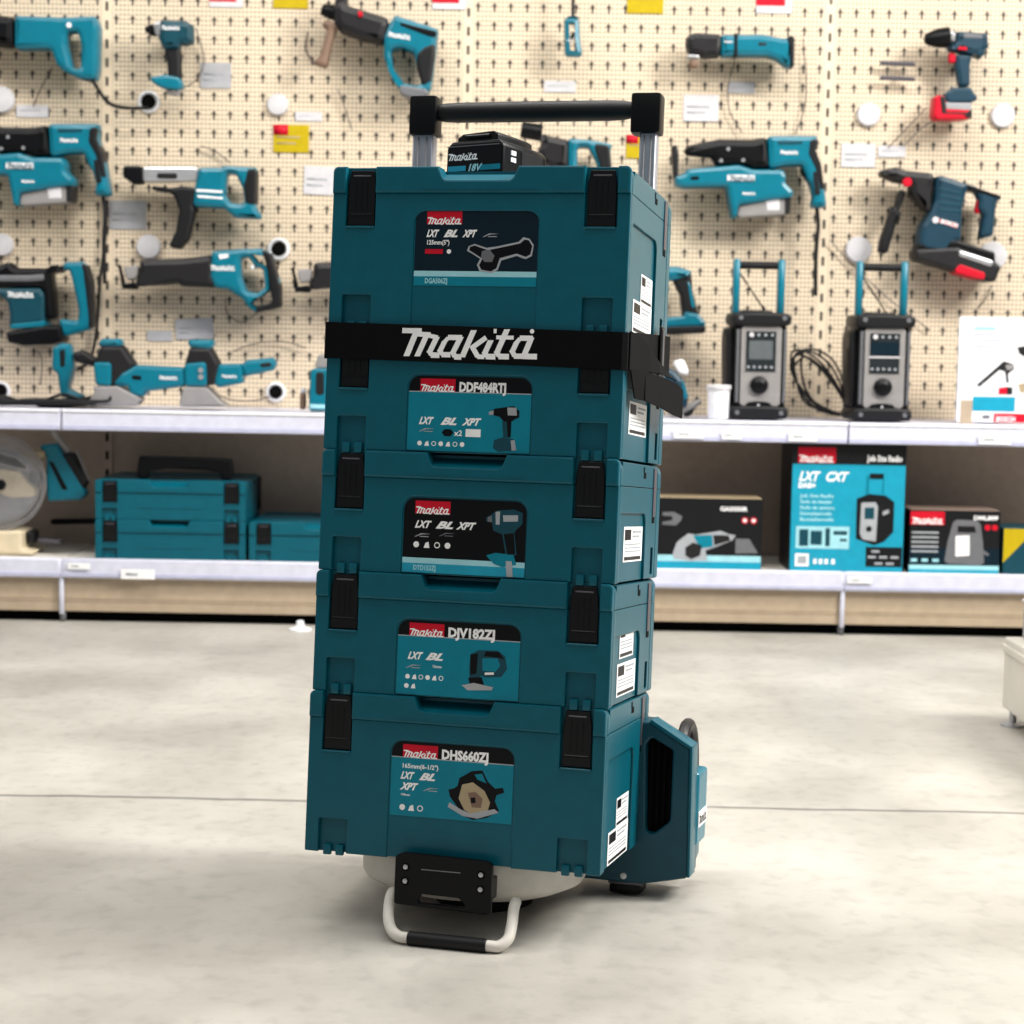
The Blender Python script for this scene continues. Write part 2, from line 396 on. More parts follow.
# price tickets on the rails
def ticket(px, py, wpx, hpx, y, label, lower):
    a = P(px, py, y - .004); k = y / F
    mb = MB().box(a.x, a.x + wpx * k, y - .0045, y - .003, a.z - hpx * k, a.z, 'print_white')
    mb.box(a.x + .15 * wpx * k, a.x + .5 * wpx * k, y - .0052, y - .0045, a.z - hpx * k * .62, a.z - hpx * k * .38, 'print_grey')
    tag(mb.build('price_ticket'), label, 'price tag', 'tickets clipped to the shelf rails')
for px, py, wd, hh, lab, low in [(674, 430, 30, 8, 'white price ticket on the upper rail beside the strapped stack', 0), (722, 431, 20, 8, 'white price ticket on the upper rail below the left radio', 0),
        (789, 432, 28, 9, 'white price ticket on the upper rail between the two radios', 0), (979, 435, 32, 9, 'white price ticket on the upper rail below the leaflet panel', 0),
        (68, 563, 22, 6, 'small white ticket on the base rail left of the teal cases', 1), (121, 569, 34, 10, 'white price ticket on the base rail under the teal cases', 1),
        (848, 577, 24, 6, 'small white ticket on the base rail below the radio carton', 1)]:
    ticket(px, py, wd, hh, YF - (.008 if low else .003), lab, low)

# ================================================================ TOOL CASES (local metres; front at y=0)
W, D = .395, .295
def case_parts(H):
    S = H - .033; lt = H - .078 if H > .12 else H - .062; rz = .044 if H > .12 else .030; zt = H - .057; T = 'teal'
    parts = []
    body = MB()
    out = [(0, 0, .002), (.018, 0), (.018, rz, .002), (.057, rz, .002), (.057, 0), (.1125, 0), (.1125, zt, .016), (.2785, zt, .016), (.2785, 0),
           (.338, 0), (.338, rz, .002), (.377, rz, .002), (.377, 0), (W, 0, .002), (W, S - .001), (.3785, S - .001), (.3785, lt, .002), (.3365, lt, .002), (.3365, S - .001),
           (.0585, S - .001), (.0585, lt, .002), (.0185, lt, .002), (.0185, S - .001), (0, S - .001)]
    if H < .12:
        out = [p for p in out if p[:2] not in ((.1125, 0), (.2785, 0)) and p[1] != zt]
    body.plate(ccw(fillet(out)), 0, .0085, T, .0015)
    body.plate(ccw(fillet([(0, 0, .003), (W, 0, .003), (W, S - .001), (0, S - .001)])), .0083, .024, T, .001)
    if H >= .12: body.box(.111, .280, .0022, .009, .0015, zt + .004, T)
    else: body.plate(ccw(fillet([(.11, .030, .006), (.285, .030, .006), (.285, .052, .006), (.11, .052, .006)])), -.0012, .001, T, .0006)
    body.box(.004, .391, .0235, .272, .001, S - .001, T)
    body.plate(ccw(fillet([(0, 0, .003), (W, 0, .003), (W, S - .001), (0, S - .001)])), .271, D, T, .001)
    # raised band and column on both sides, drawn in the y-z plane and turned
    hs = [fillet([(.240, .006, .002), (.258, .006, .002), (.258, .043, .002), (.240, .043, .002)])] if H > .12 else []
    side = ccw(fillet([(.0242, S - .001), (.0242, H - .068), (.196, H - .068, .014), (.196, .001), (.2705, .001), (.2705, S - .001)])) if H > .12 else ccw([(.0242, .001), (.2705, .001), (.2705, S - .001), (.0242, S - .001)])
    for sx in (0, 1):
        M = Matrix(((0, -1, 0, (.3945 if sx else .0035)), (1, 0, 0, 0), (0, 0, 1, 0), (0, 0, 0, 1)))
        body.plate(side, 0, .0035, T, .0008, hs, M=M)
        x = .3912 if sx else .0032
        if H > .12: body.box(x - .0008, x + .0004, .2395, .2585, .005, .044, 'gap_black')
    parts.append(('body', body.mesh('body')))
    lid = MB(); c = .197
    def scoop(d): return [(.249, H), (.2415, H - .0175, .008), (.1505, H - .0175, .008), (.143, H)]
    SL = S - .0013
    lid.plate(ccw(fillet([(0, SL), (.0185, SL), (.0185, H), (0, H, .015)])), -.0038, .0085, T, .0026)
    lid.plate(ccw(fillet([(.3785, SL), (W, SL), (W, H, .015), (.3785, H)])), -.0038, .0085, T, .0026)
    lid.plate(ccw(fillet([(.0585, SL), (.3365, SL), (.3365, H)] + scoop(0) + [(.0585, H)])), -.0038, .0085, T, .0026)
    lid.plate(ccw(fillet([(0, S), (W, S), (W, H, .015)] + scoop(0) + [(0, H, .015)])), .0083, .024, T, .001)
    # sloping finger scoop
    z0, z1 = H - .0180, H - .0045
    lid.poly([(.1500, -.0015, z0), (.2420, -.0015, z0), (.2480, .027, z1), (.1440, .027, z1)], T)
    lid.box(.004, .391, .0235, .272, S, H - .0025, T)
    lid.plate(ccw(fillet([(0, S), (W, S), (W, H, .015), (0, H, .015)])), .271, D, T, .001)
    for sx in (0, 1):
        M = Matrix(((0, -1, 0, (.3945 if sx else .0035)), (1, 0, 0, 0), (0, 0, 1, 0), (0, 0, 0, 1)))
        lid.plate(ccw(fillet([(.0242, S), (.2705, S), (.2705, H - .003), (.0242, H - .003)])), 0, .0035, T, .0008, M=M)
        x = .3946 if sx else .0002
        lid.box(x - .0002, x + .0004, .168, .184, H - .021, H - .013, 'gap_black').box(x - .0002, x + .0004, .166, .173, H - .013, H - .006, 'gap_black')
    lid.box(.12, .275, -.0042, .0, H - .0305, H - .0295, T)
    parts.append(('lid', lid.mesh('lid')))
    for xx in (.0385, .3575):                       # two front latches
        pl_ = MB().box(xx - .0198, xx + .0198, -.0022, .0084, lt - .0016, lt + .0012, T, .0009); parts.append(('latch_rest', pl_.mesh('latch_rest')))  # added lip that catches light as a bright line below the latch
        l = MB(); zb = lt + .003
        l.plate(ccw(fillet([(xx - .0185, zb - .001, .001), (xx + .0185, zb - .001, .001), (xx + .0185, H - .022, .004), (xx + .0155, H - .0045, .002), (xx - .0155, H - .0045, .002), (xx - .0185, H - .022, .004)])), .0026, .0082, 'black_latch', .0012)
        for k in (-.0075, 0, .0075): l.box(xx + k - .0006, xx + k + .0006, .0018, .003, zb + .018, H - .018, 'black_latch', .0003)
        l.box(xx - .016, xx + .016, .0012, .004, zb + .012, zb + .0145, 'black_latch', .0008)
        l.box(xx - .012, xx + .012, .0016, .004, H - .0125, H - .0105, 'strip_grey', .0005)
        parts.append(('latch', l.mesh('latch')))
        for k in (-.0135, .0035):
            g = MB(); g.box(xx + k, xx + k + .0105, .0012, .0085, -.0035, .010, T, .0018, 2); parts.append(('hinge_lug', g.mesh('hinge_lug')))
    l = MB().box(.3940, .3962, .2395, .2585, (H - .072 if H > .12 else H - .058), H - .006, 'strip_grey', .0006)
    l.box(.3939, .3950, .2395, .2585, H - .081 if H > .12 else H - .066, H - .0725 if H > .12 else H - .0585, 'gap_black')
    parts.append(('side_latch', l.mesh('side_latch')))
    return parts
CASES = {h: case_parts(h) for h in (.105, .1575, .21)}

# trolley frame: the load leans back on its trolley
RS = Matrix(((.9678, .2507, .0233), (-.2518, .9641, .0848), (-.0012, -.0879, .9961)))
q = RS.to_quaternion(); T0 = Vector((-.2603, 2.4755, .0944))
STK = q.to_matrix().to_4x4(); STK.translation = T0
def stack_thing(name, label, cat, off, group=None):
    t = thing(name, label, cat, group=group); t.matrix_world = STK @ Matrix.Translation(Vector(off)); return t

# prints on labels: local x from label left (mm), z down from label top (mm)
LX = .1140; LW = .163
def lab(H, zt, h, style, model, draw):
    mb = MB(); y = .0018; X = lambda u: LX + u * .001; Z = lambda v: zt - v * .001
    def rect(u0, v0, u1, v1, yy, m): flat(mb, [(X(u0), Z(v1)), (X(u1), Z(v1)), (X(u1), Z(v0)), (X(u0), Z(v0))], yy, m)
    base = 'label_black' if style != 'grad' else 'label_navy'
    mb.plate(ccw(fillet([(LX, zt - h), (LX + LW, zt - h), (LX + LW, zt, .015), (LX, zt, .015)])), y, .0026, base)
    y -= .00015
    hm = h * 1000; wm = LW * 1000
    if style == 'teal':
        rect(0, 21, wm, hm, y, 'label_teal'); rect(0, 19.8, wm, 21, y, 'print_grey')
    else:
        rect(0, hm - 19, wm, hm - 12, y, 'label_pale'); rect(0, hm - 12, wm, hm - (0 if style == 'dark' else 0), y, 'label_blue' if style == 'dark' else 'label_teal')
    y -= .00015
    rect(15, 3.5, 62, 20, y, 'red')
    logo(mb, X(16), Z(20), y - .0001, .045, 'print_white', rt=False)
    if style == 'teal': text(mb, model, X(67), Z(19), y, .0165, 'print_white', bold=.0008, width=.062)
    else: text(mb, model, X(15), Z(hm - 3.2), y, .009, 'label_pale', bold=.0003, width=.030)
    def T(s, u, v, size=.0125, wd=None, m='print_white', shear=.45, bold=.0006): text(mb, s, X(u), Z(v), y, size, m, shear=shear, bold=bold, width=wd and wd * .001)
    def icons(u, v, n, step=8.5, r=2.6):
        for k in range(n):
            cx, cz = X(u + k * step), Z(v)
            if k % 3 == 1: flat(mb, [(cx - r * .001, cz - r * .001), (cx + r * .001, cz - r * .001), (cx + r * .0006, cz + r * .001), (cx - r * .0004, cz + r * .0006)], y, 'print_white')
            elif k % 3 == 2: mb.plate([(cx + r * .001 * math.cos(a * .52), cz + r * .001 * math.sin(a * .52)) for a in range(12)], y, y + .0001, 'print_white', 0, [[(cx + r * .0007 * math.cos(a * .52), cz + r * .0007 * math.sin(a * .52)) for a in range(12)]])
            else: flat(mb, [(cx + r * .001 * math.cos(a * .628), cz + r * .001 * math.sin(a * .628)) for a in range(10)], y, 'print_white')
    def swoosh(u, v, m='print_grey'):
        flat(mb, [(X(u), Z(v + 4)), (X(u + 2), Z(v + 4)), (X(u + 10), Z(v + .8)), (X(u + 22), Z(v)), (X(u + 9), Z(v - .6))], y, m)
        flat(mb, [(X(u + 7), Z(v + 4)), (X(u + 19), Z(v + 4)), (X(u + 19), Z(v + 3)), (X(u + 7.5), Z(v + 3))], y, m)
    def G(pts, m, k=0): fill(mb, [(X(a), Z(b)) for a, b in pts], y - .0001 - k * .00005, m)
    draw(T, icons, swoosh, rect, G, y)
    return mb
def d1(T, ic, sw, rect, G, y):
    T('LXT', 15, 36, wd=17); T('BL', 38, 36, wd=19); T('XPT', 64, 36, wd=20); sw(90, 32)
    T('125mm(5")', 15, 46, .008, 30, shear=0, bold=.0002)
    rect(14, 52, 38, 58, y - .0001, 'red'); T('X-LOCK', 16, 57, .0055, 20, shear=0, bold=.0001); ic(46, 55, 1, r=3)
    G([(72, 48), (80, 45), (96, 50), (110, 48), (138, 42), (144, 36), (152, 38), (158, 46), (156, 60), (148, 64), (136, 60), (116, 66), (112, 78), (104, 82), (88, 80), (84, 72), (88, 64), (78, 58), (70, 54)], 'print_grey')
    G([(74, 49), (80, 47), (98, 53), (112, 50), (140, 44), (146, 39), (151, 40), (156, 47), (154, 58), (148, 61), (136, 57), (114, 63), (110, 76), (103, 80), (90, 78), (87, 72), (91, 64), (80, 57), (73, 53)], 'label_black', 1)
    G([(90, 54), (100, 52), (107, 60), (104, 68), (94, 68), (89, 62)], 'mid_grey', 2)
def d2(T, ic, sw, rect, G, y):
    T('LXT', 15, 62, wd=20); T('BL', 44, 62, wd=22); T('XPT', 74, 62, wd=26); sw(15, 68)
    G([(46, 72), (50, 68), (58, 68), (62, 72), (58, 77), (50, 77)], 'label_black'); T('x2', 63, 76, .010, 11, shear=0, bold=.0002); rect(78, 67, 98, 77, y - .0001, 'print_white'); T('5.0Ah', 79.5, 75.6, .009, 17, m='label_black', shear=0)
    ic(17, 87, 7, 9.5, 3.2)
    G([(110, 43), (116, 40), (128, 38), (140, 36), (148, 42), (148, 50), (142, 53), (138, 56), (138, 76), (130, 76), (128, 56), (122, 50), (112, 48)], 'label_black')
    G([(132, 38), (144, 38), (145, 48), (133, 48)], 'silver', 1); G([(108, 44), (114, 42), (114, 48), (108, 48)], 'silver', 1)
    G([(116, 80), (128, 76), (142, 78), (146, 92), (122, 95), (115, 90)], 'teal_dark'); G([(138, 80), (143, 79), (146, 92), (140, 93)], 'silver', 1); G([(126, 56), (132, 56), (134, 76), (128, 76)], 'teal_dark', 1)
def d3(T, ic, sw, rect, G, y):
    T('LXT', 15, 38, wd=23); T('BL', 43, 38, wd=24); T('XPT', 72, 38, wd=27); sw(15, 46); sw(48, 44, 'mid_grey')
    ic(18, 60, 4, 14, 4)
    G([(110, 22), (116, 18), (124, 12), (146, 10), (158, 14), (158, 28), (150, 36), (148, 40), (152, 68), (138, 70), (132, 42), (120, 38), (118, 28), (110, 26)], 'teal_dark')
    G([(132, 18), (152, 17), (152, 25), (133, 26)], 'print_grey', 1); G([(122, 14), (128, 13), (128, 30), (123, 30)], 'print_grey', 1); G([(134, 42), (147, 40), (150, 66), (140, 68)], 'label_black', 2)
    G([(112, 70), (124, 66), (148, 68), (152, 80), (134, 84), (122, 80)], 'label_teal', 2); G([(138, 76), (146, 76), (148, 96), (140, 96)], 'print_grey', 3); G([(112, 21), (117, 19), (118, 27), (112, 27)], 'mid_grey', 2)
def d4(T, ic, sw, rect, G, y):
    T('LXT', 14, 50, wd=21); T('BL', 38, 50, wd=24); sw(12, 58); T('76mm', 48, 60, .005, 12, shear=0, bold=.0001)
    ic(15, 73, 6, 9, 3.2); ic(14, 85, 2, 9, 3.2)
    G([(98, 40), (108, 34), (134, 33), (144, 40), (147, 56), (140, 66), (120, 68), (112, 66), (110, 74), (104, 76), (98, 70), (97, 56)], 'teal_dark')
    G([(114, 44), (134, 43), (138, 52), (132, 60), (115, 60)], 'label_teal', 1); G([(98, 40), (108, 38), (107, 64), (99, 66)], 'label_black', 2); G([(118, 35), (136, 35), (143, 44), (136, 42), (116, 41)], 'label_black', 2)
    G([(88, 80), (104, 76), (130, 80), (128, 84), (96, 86)], 'silver', 3); G([(118, 62), (130, 61), (130, 64), (118, 65)], 'print_white', 4); G([(96, 70), (114, 68), (118, 79), (100, 80)], 'label_black', 2)
def d5(T, ic, sw, rect, G, y):
    T('165mm(6-1/2")', 14, 34, .008, 48, shear=0, bold=.0002); T('LXT', 13, 48, wd=19); T('BL', 38, 48, wd=22); T('XPT', 14, 62, wd=25); sw(44, 58)
    T('190mm', 14, 70, .004, 12, shear=0, bold=.0001); ic(17, 85, 3, 12, 4)
    G([(80, 60), (90, 52), (92, 42), (108, 32), (122, 30), (130, 44), (140, 52), (150, 50), (152, 56), (142, 60), (140, 68), (146, 80), (130, 90), (112, 94), (100, 90), (90, 78), (80, 66)], 'label_black')
    G([(96, 50), (110, 46), (126, 56), (134, 70), (130, 86), (116, 90), (100, 82), (92, 68)], 'tan_guard', 1); G([(104, 60), (114, 58), (124, 66), (122, 78), (110, 78)], 'brown', 2)
    G([(108, 66), (114, 65), (115, 72), (109, 73)], 'label_black', 3); G([(80, 74), (96, 82), (108, 86), (140, 78), (146, 82), (118, 92), (98, 90), (78, 80)], 'print_grey', 2); G([(112, 36), (122, 34), (128, 46), (116, 42)], 'label_teal', 2)
    G([(78, 58), (90, 54), (92, 60), (80, 64)], 'label_black', 2)
def sticker(rects, marks):
    mb = MB(); x = .3916
    for y0, z0, y1, z1 in rects: mb.poly([(x, y0, z0), (x, y1, z0), (x, y1, z1), (x, y0, z1)], 'print_white')
    for i, (y0, z0, y1, z1, m) in enumerate(marks): mb.poly([(x + .0003, y0, z0), (x + .0003, y1, z0), (x + .0003, y1, z1), (x + .0003, y0, z1)], m)
    return mb
def stk_marks(y0, z0, y1, z1):
    h = z1 - z0; w_ = y1 - y0; r = [(y0 + .05 * w_, z1 - .38 * h, y0 + .38 * w_, z1 - .08 * h, 'label_black')]
    for k in range(2): r.append((y0 + .45 * w_, z1 - (.18 + .13 * k) * h, y0 + (.92 - .1 * k) * w_, z1 - (.12 + .13 * k) * h, 'print_grey'))
    for k in range(3): r.append((y0 + .06 * w_, z1 - (.52 + .1 * k) * h, y0 + .9 * w_, z1 - (.485 + .1 * k) * h, 'print_grey'))
    r.append((y0 + .05 * w_, z0 + .05 * h, y0 + .93 * w_, z0 + .15 * h, 'dark_grey')); return r
def inst(H, parent):
    for n, me in CASES[H]: mk(n, me, parent)
G5 = 'teal tool cases stacked on the trolley'
specs = [  # z, H, label args, sticker, label
    (0, .21, (.1515, .096, 'teal', 'DHS660ZJ', d5), [(.106, .045, .186, .083), (.058, .002, .190, .045)], 'large teal tool case at the bottom of the stack, circular saw printed on label'),
    (.21, .1575, (.0985, .096, 'teal', 'DJV182ZJ', d4), [(.062, .009, .186, .052), (.072, .058, .165, .102)], 'teal tool case second from bottom, jigsaw printed on its label'),
    (.3675, .1575, (.0985, .096, 'dark', 'DTD153ZJ', d3), [(.062, .026, .190, .072)], 'middle teal tool case of the stack, black label with an impact driver'),
    (.525, .1575, (.0985, .096, 'teal', 'DDF484RTJ', d2), [(.064, .034, .185, .077)], 'teal tool case just below the strap, drill driver printed on its label'),
    (.6825, .21, (.1560, .099, 'grad', 'DGA506ZJ', d1), [(.109, .05, .188, .088), (.060, .008, .190, .05)], 'large teal tool case on top of the stack, angle grinder printed on label')]
for z, H, (zt, h, st, model, fn), stks, lb in specs:
    t = stack_thing('tool_case', lb, 'tool case', ({0: -.0035, .21: -.0015}.get(z, 0), 0, z), G5)
    inst(H, t)
    lab(H, zt, h, st, model, fn).build('label', t)
    mks = []
    for r in stks: mks += stk_marks(*r)
    sticker(stks, mks).build('sticker', t)

# ---------------------------------------------------------------- strap
t = stack_thing('strap', 'black webbing strap with white maker lettering around the top two cases', 'strap', (0, 0, 0))
mb = MB()
def band(pts, thick, mname):                       # pts: (x, y, z_low, z_high); ribbon with thickness
    n = len(pts); b = len(mb.v); i = mb.mi(mname)
    for j, (x, y, a, c) in enumerate(pts):
        d = Vector((pts[min(j + 1, n - 1)][0] - pts[max(j - 1, 0)][0], pts[min(j + 1, n - 1)][1] - pts[max(j - 1, 0)][1], 0)).normalized(); nn = Vector((d.y, -d.x, 0)) * thick
        mb.v += [(x, y, a), (x, y, c), (x + nn.x, y + nn.y, c), (x + nn.x, y + nn.y, a)]
    for j in range(n - 1):
        for k in range(4): mb.f.append([b + j * 4 + k, b + j * 4 + (k + 1) % 4, b + (j + 1) * 4 + (k + 1) % 4, b + (j + 1) * 4 + k]); mb.m.append(i)
    mb.f.append([b, b + 1, b + 2, b + 3]); mb.m.append(i); e = b + (n - 1) * 4; mb.f.append([e + 3, e + 2, e + 1, e]); mb.m.append(i)
band([(-.002, .30, .655, .700), (-.003, .15, .650, .695), (-.003, .003, .643, .690), (-.0005, -.0042, .643, .690), (.1, -.0042, .6415, .6885), (.2, -.0042, .640, .687), (.3, -.0042, .638, .685), (.393, -.0042, .636, .6835), (.3975, -.001, .636, .6835),
      (.3985, .05, .640, .688), (.3975, .14, .646, .695), (.3985, .24, .650, .702), (.398, .299, .652, .706)], .0016, 'webbing')
band([(.398, .299, .652, .706), (.2, .300, .655, .703), (-.002, .300, .655, .70)], .0016, 'webbing')
mb.build('webbing', t)
mb = MB(); logo(mb, .1040, .6475, -.0062, .180, 'print_white'); mb.build('printed_lettering', t)
mb = MB()                                           # loose folded end hanging off the right-hand side
def sheet(A, B, n=8, sag=0.0, th=.0018):            # a strip between two edge polylines
    i = mb.mi('webbing')
    for (a0, b0), (a1, b1) in zip(zip(A[:-1], B[:-1]), zip(A[1:], B[1:])):
        b = len(mb.v); nn = (Vector(a1) - Vector(a0)).cross(Vector(b0) - Vector(a0)).normalized() * th
        mb.v += [tuple(Vector(p) + s * nn * .5) for s in (1, -1) for p in (a0, a1, b1, b0)]
        for f in ([0, 1, 2, 3], [7, 6, 5, 4], [0, 4, 5, 1], [1, 5, 6, 2], [2, 6, 7, 3], [3, 7, 4, 0]): mb.f.append([b + k for k in f]); mb.m.append(i)
sheet([(.4005, .006, .686), (.4025, .06, .684), (.406, .11, .674), (.410, .16, .660), (.413, .22, .648), (.415, .27, .641)], [(.4005, .006, .637), (.403, .06, .638), (.408, .10, .642), (.413, .15, .644), (.418, .20, .642), (.421, .24, .640)])
sheet([(.406, .085, .641), (.414, .17, .640), (.420, .25, .637), (.423, .28, .630)], [(.409, .075, .603), (.417, .15, .598), (.423, .22, .592), (.427, .26, .590)])
sheet([(.4015, .012, .638), (.404, .05, .640), (.407, .09, .641)], [(.4012, .045, .604), (.404, .06, .603), (.408, .078, .603)])
mb.build('loose_end', t)
mb = MB().box(.4005, .4045, .205, .232, .646, .712, 'black', .0015); mb.box(.4010, .4060, .212, .217, .650, .708, 'mid_grey', .001); mb.build('buckle', t)

# ---------------------------------------------------------------- battery pack on the top case
t = stack_thing('battery_pack', 'black sliding battery pack lying on the top tool case', 'battery', (.158, .088, .8905))
t.matrix_world = t.matrix_world @ Matrix.Rotation(R(-17), 4, 'Z')
mb = MB(); mb.plate(ccw(fillet([(-.038, 0, .004), (.052, 0, .004), (.052, .046, .010), (.044, .052, .005), (-.030, .052, .005), (-.038, .044, .006)])), 0, .112, 'black', .004); mb.build('shell', t)
mb = MB(); mb.plate(ccw(fillet([(-.026, .051), (.038, .051), (.038, .060, .002), (.030, .065, .003), (-.018, .063, .003), (-.026, .058, .002)])), .008, .095, 'black_latch', .0015)
mb.box(-.012, .026, .004, .012, .056, .0605, 'black_latch', .001).box(-.030, -.024, .02, .09, .051, .058, 'mid_grey', .001); mb.build('terminal_block', t)
mb = MB(); logo(mb, -.034, .0265, -.0004, .046, 'print_white', rt=False)
for a, b, m_ in ((-.034, -.006, 'label_blue'), (.016, .048, 'label_teal')): flat(mb, [(a, .012), (b, .012), (b, .019), (a, .019)], -.0003, m_)
text(mb, '18V', -.004, .0115, -.0004, .013, 'label_pale', shear=.3, bold=.0004); mb.box(-.037, .045, -.0006, .001, .0445, .0457, 'mid_grey'); mb.build('label', t)
mb = MB().box(.0515, .0535, .018, .03, .024, .030, 'print_white').box(.0515, .0535, .018, .03, .033, .039, 'print_white').box(.0515, .053, .045, .10, .010, .042, 'rubber', .001); mb.build('release_button', t)

# ---------------------------------------------------------------- trolley
t = stack_thing('trolley', 'off-white and black trolley carrying the stack of teal cases', 'trolley', (0, 0, 0))
mb = MB(); c = (.185, .158)
mb.lathe([(0, .112), (.003, .122), (.014, .146), (.022, .1515), (.052, .1525), (.0565, .151)], (c[0], c[1], -.0575), (c[0], c[1], 0), 'pan_white', 64); mb.build('base_pan', t, ang=50)
mb = MB().plate(ccw(fillet([(.1275, -.0545, .004), (.2565, -.0575, .004), (.2565, .007, .006), (.247, .0105, .004), (.140, .0125, .004), (.1275, .008, .008)])), -.020, -.0115, 'black', .0015, [fillet([(.158, -.050, .004), (.226, -.051, .004), (.214, -.040, .004), (.164, -.039, .004)])])
mb.box(.163, .215, -.0208, -.0195, -.008, -.0068, 'mid_grey', .0003).box(.128, .256, -.0120, .010, -.040, -.012, 'black', .001); mb.build('bracket', t)
for sx, sz in ((.142, -.006), (.142, -.024), (.242, -.0075), (.242, -.026)):
    MB().lathe([(0, .0035), (.0018, .0030), (.0022, .001)], (sx, -.020, sz), (sx, -.03, sz), 'silver', 12).lathe([(0, .0055), (.0006, .0055)], (sx, -.0199, sz), (sx, -.03, sz), 'gap_black', 12).build('screw', t)
fz = lambda y, x=.2: (-.0944 + .0012 * x + .0879 * y) / .9961                     # local height of the floor under a point of the load frame
r = .0072
yb = -.045; zb = fz(yb) + r + .001
mb = MB().tube([(.1155, .016, -.046), (.1160, .002, -.052), (.1215, -.020, -.069), (.130, -.034, -.083), (.143, -.0435, zb + .001), (.157, yb, zb), (.20, yb, zb), (.260, yb, zb), (.2755, -.0435, zb + .001), (.2845, -.034, -.081), (.2845, -.018, -.067), (.2815, 0, -.052), (.280, .016, -.044)], r, 'cream', 14)
mb.build('foot_bar', t)
MB().cyl((.157, yb, zb), (.260, yb, zb), .0092, 'rubber', 16, .001).build('foot_grip', t)
MB().lathe([(0, .060), (.004, .066), (.03, .070)], (c[0] + .01, c[1] + .02, -.088), (c[0] + .01, c[1] + .02, 0), 'black', 40).build('undercarriage', t)  # added black drum that deepens the shadow under the pan
# rear housing that reaches the floor right of the cases
yh = .245
hs = MB(); 
hs.plate(ccw(fillet([(.30, -.052, .004), (.400, -.0535, .006), (.4635, -.040, .006), (.4595, .138, .003), (.402, .170, .004), (.30, .170, .004)])), yh, yh + .075, 'teal_dark', .003, [fillet([(.403, .008, .012), (.436, .036, .012), (.436, .134, .004), (.406, .150, .006), (.3985, .14, .004)])])
for k in range(4): hs.box(.404 + k * .009, .4075 + k * .009, yh + .012, yh + .018, .02, .142, 'gap_black')
hs.box(.397, .440, yh + .018, yh + .03, .0, .152, 'gap_black')
hs.build('housing', t)
hs = MB().plate(ccw(fillet([(.402, .1695), (.460, .137), (.4635, .140, .001), (.405, .1745, .001)])), yh - .002, yh + .045, 'teal', .001); hs.plate(ccw([(.4595, .137), (.4635, .140), (.4665, -.038), (.4630, -.039)]), yh - .002, yh + .045, 'teal', .001); hs.build('housing_trim', t)  # lit edges of the same panel, painted in a lighter teal
mb = MB().box(.430, .4675, yh + .046, yh + .125, -.005, .100, 'teal_tool', .008, 3).box(.425, .462, yh + .05, yh + .115, -.032, .01, 'teal', .012, 2); mb.build('motor_cover', t)
M = Matrix.Translation((.4842, 0, 0)) @ Matrix.Rotation(R(90), 4, 'Z')
mb2 = MB(); mb2.box(.4672, .4684, yh + .050, yh + .122, .022, .044, 'print_white'); 
g = MB(); logo(g, yh + .055, .026, 0, .062, 'label_black', rt=False)
for v in g.v: pass
b0 = len(mb2.v); i0 = mb2.mi('label_black'); mb2.v += [(.4686 - v[1], v[0], v[2]) for v in g.v]; mb2.f += [[b0 + k for k in f] for f in g.f]; mb2.m += [i0] * len(g.f)
mb2.build('nameplate', t)
mb = MB(); wc = (.437, yh + .115, 0.082)
mb.tube([(wc[0], wc[1] + .062 * math.cos(a * math.pi / 12), wc[2] + .076 * math.sin(a * math.pi / 12)) for a in range(24)], .009, 'dark_grey', 10, True, True); mb.cyl((wc[0] - .008, wc[1], wc[2]), (wc[0] + .008, wc[1], wc[2]), .05, 'strip_grey', 24, .003); mb.build('wheel', t)
MB().lathe([(0, .0048), (.0015, .0044), (.002, .002)], (.3745, yh, -.044), (.3745, yh - .1, -.044), 'silver', 14).build('screw', t)
zf = fz(yh + .03, .365)
MB().box(.355, .398, yh + .003, yh + .05, zf + .0022, -.050, 'black', .001).box(.353, .400, yh + .0, yh + .052, -.0560, -.0525, 'strip_grey', .001).build('foot', t)
MB().box(.03, .07, yh + .004, yh + .055, zf + .0022, -.03, 'black', .002).build('foot', t)
MB().box(.02, .36, yh + .01, yh + .045, -.05, -.004, 'black', .003).build('cross_beam', t)
for a, b in ((.006, .037), (.342, .366)):
    mb = MB().box(a, b, .308, .331, -.03, 1.0, 'alu', .002)
    for k in (.3, .7): mb.box(a + (b - a) * k - .001, a + (b - a) * k + .001, .3070, .3085, .0, .99, 'mid_grey')
    mb.build('handle_post', t)
MB().box(.02, .36, .300, .325, -.03, -.004, 'black', .002).build('axle_beam', t)
for a, b in ((.0005, .0415), (.3285, .3715)):
    MB().box(a, b, .302, .338, .993, 1.0505, 'black', .005, 2).build('handle_cap', t)
mb = MB(); A = Vector((.039, .32, 1.0275)); B = Vector((.332, .32, 1.0285)); L = .293
prof = [(0, .011), (.012, .0135), (.03, .0145), (.145, .0150), (.26, .0145), (.278, .0135), (L, .011)]
mb.lathe(prof, A, B, 'rubber', 24); mb.build('handle_grip', t)

